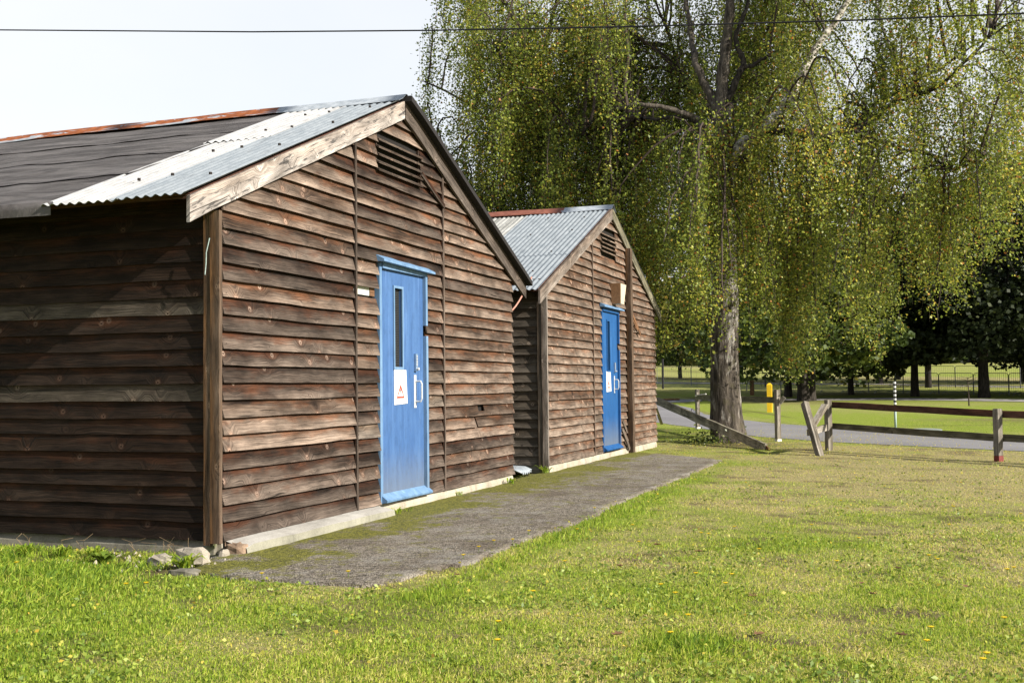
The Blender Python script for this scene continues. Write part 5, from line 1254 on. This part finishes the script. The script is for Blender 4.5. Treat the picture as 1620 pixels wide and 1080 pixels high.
# dandelion-like flowers
def flower(p):
    t = thing('yellow_flower', 'small yellow flower standing in the lawn', 'flower', tuple(p), 'yellow flowers dotted over the lawn')
    b = MB(); b.tube([p, p+np.array((.004, .003, .05))], .0018, 4); b.build('stem', 'weed_stem', t)
    b = MB(); c = p+np.array((.004, .003, .052)); pv = [c+(0, 0, .004)]
    for k in range(14): a = k*math.pi/7; r = .017 if k % 2 else .011; pv.append(c+np.array((r*math.cos(a), r*math.sin(a), .003)))
    pv.append(c-np.array((0, 0, .006))); b.add(pv, [(0, 1+k, 1+(k+1) % 14) for k in range(14)]+[(15, 1+(k+1) % 14, 1+k) for k in range(14)]); b.build('petals', 'petal_yellow', t); return t
simple('weed_stem', (.10, .16, .03), .8, bump=0)
fx = [(26, 902), (200, 937), (230, 936), (285, 875), (415, 920), (552, 917), (732, 890), (758, 876), (812, 864), (836, 850), (914, 847), (782, 866), (895, 900), (787, 1000), (786, 1031), (844, 950), (1045, 939), (1068, 953), (1088, 989), (1062, 1018), (1100, 920), (1149, 937), (1158, 922), (1325, 900), (1360, 862), (1200, 880), (1470, 891), (1485, 897), (1502, 840), (1510, 810), (1588, 994), (1560, 1053), (1472, 1010), (1468, 1032), (1555, 1063), (1595, 914), (1604, 911), (1120, 855), (1110, 853), (1000, 840), (1162, 843), (1285, 840), (940, 812), (1040, 790), (1180, 770), (1330, 800), (1400, 776), (1460, 760), (1520, 770), (1584, 790), (1615, 822), (1240, 800), (1100, 765), (1012, 868)]
f0 = flower(g3(*fx[0]))
for q in fx[1:]:
    r_ = f0.copy(); COL.objects.link(r_); r_.location = g3(*q); r_.rotation_euler = (0, 0, random.uniform(0, 6))
    for ch in f0.children: c_ = ch.copy(); COL.objects.link(c_); c_.parent = r_
# brown fallen leaves: individuals
def bleaf(p, s, rz):
    pts = [(0, -.5), (.28, -.35), (.2, -.1), (.5, .05), (.25, .2), (.2, .5), (0, .35), (-.2, .5), (-.25, .2), (-.5, .05), (-.2, -.1), (-.28, -.35)]
    V = [p+s*np.array((x*math.cos(rz)-y*math.sin(rz), x*math.sin(rz)+y*math.cos(rz), .12+.5*abs(x)*.8+.2*y*y)) for x, y in pts]+[p+np.array((0, 0, s*.1))]
    return obj('fallen_leaf', V, [(i, (i+1) % 12, 12) for i in range(12)], 'leaf_brown', label='curled brown fallen leaf lying on the grass', cat='leaf', group='brown fallen leaves on the lawn')
for q in ((1202, 1012), (1127, 1018), (1040, 867), (1192, 950), (980, 901), (1105, 878), (1530, 935), (1420, 905), (1425, 1013), (724, 915), (978, 1012), (1190, 948), (1364, 929), (1380, 946)): bleaf(g3(*q)+(0, 0, .018), random.uniform(.04, .065), random.uniform(0, 6))
# weeds sprouting at the wall foot
def weed(p, n, L_, w, label, spread=.9, mat='grass_blade', up=.8):
    V = []; Fc = []; rn = []
    for k in range(n):
        a = random.uniform(0, 6.283); l = L_*random.uniform(.6, 1.1); d = np.array((math.cos(a), math.sin(a), 0)); s = np.array((-d[1], d[0], 0))*w*random.uniform(.7, 1.2); o = np.array(p)+RNG.normal(size=3)*np.array((.02, .02, 0)); sp = random.uniform(.3, 1)*spread
        q = [o, o+d*l*.35*sp+(0, 0, l*.45*up), o+d*l*.75*sp+(0, 0, l*.7*up), o+d*l*sp*1.1+(0, 0, l*(.75-.3*sp)*up)]; b_ = len(V)
        V += [q[0]-s*.2, q[0]+s*.2, q[1]+s*.5, q[1]-s*.5, q[2]+s*.45, q[2]-s*.45, q[3], q[3]]; Fc += [(b_, b_+1, b_+2, b_+3), (b_+3, b_+2, b_+4, b_+5), (b_+5, b_+4, b_+6, b_+7)]; rn += [random.uniform(.05, .5)]*3
    V = np.array(V); V[7::8] += .0008
    return fast_mesh('weed', V-np.array(p), np.array(Fc), mat, None, rn, label=label, cat='weed').__setattr__('location', tuple(p))
for (px, py, n_, l, w_, lb) in ((628, 816, 16, .09, .014, 'green weed at the foot of the wall below the nearer blue door'), (646, 812, 10, .07, .012, 'tiny weed right of the one below the nearer blue door'), (728, 786, 14, .07, .012, 'weed at the wall foot right of the nearer blue door'),
        (808, 768, 14, .12, .02, 'weed sprouting by the end of the nearer hut foundation'), (905, 735, 18, .14, .02, 'grassy weed at the foundation left of the farther blue door'), (862, 750, 22, .16, .02, 'weed tuft beside the scrap iron at the farther hut corner'), (960, 720, 14, .12, .02, 'weed at the sill of the farther blue door')):
    weed(g3(px, py)+(0, 0, .02), n_, l, w_, lb)
weed((13.55, 5.15, .06), 14, .34, .05, 'broad leaved green plant growing in the gap behind the scrap iron', 1.0, 'weed_leaf', 1.0)
weed((6.05, 5.02, .0), 26, .16, .045, 'broad leaved dock plant against the dark side wall', 1.0, 'weed_leaf', .6)
weed((6.0, 4.35, .0), 40, .15, .018, 'spreading grass tuft by the stones at the near corner', 1.1)
for k, (yy, lb) in enumerate(((5.45, 'long grass tuft against the side wall, nearest the left edge'), (5.75, 'long grass tuft against the side wall at the left edge'), (5.2, 'long grass tuft against the side wall beside the dock plant'))): weed((6.15, yy, 0), 60, .14, .010, lb, .7)
# dry stalks
b = MB()
for k in range(16):
    y = 4.55+random.random()*1.5; b.tube([(6.38, y, 0), (6.34+random.uniform(-.03, .03), y+random.uniform(-.05, .05), .09), (6.36, y+random.uniform(-.1, .1), random.uniform(.08, .15))], .0014, 3, cap=False)
b.build('dry_stalks', 'stalk_brown', kind='stuff', label='thin dry stalks along the foot of the dark side wall', cat='stalks')
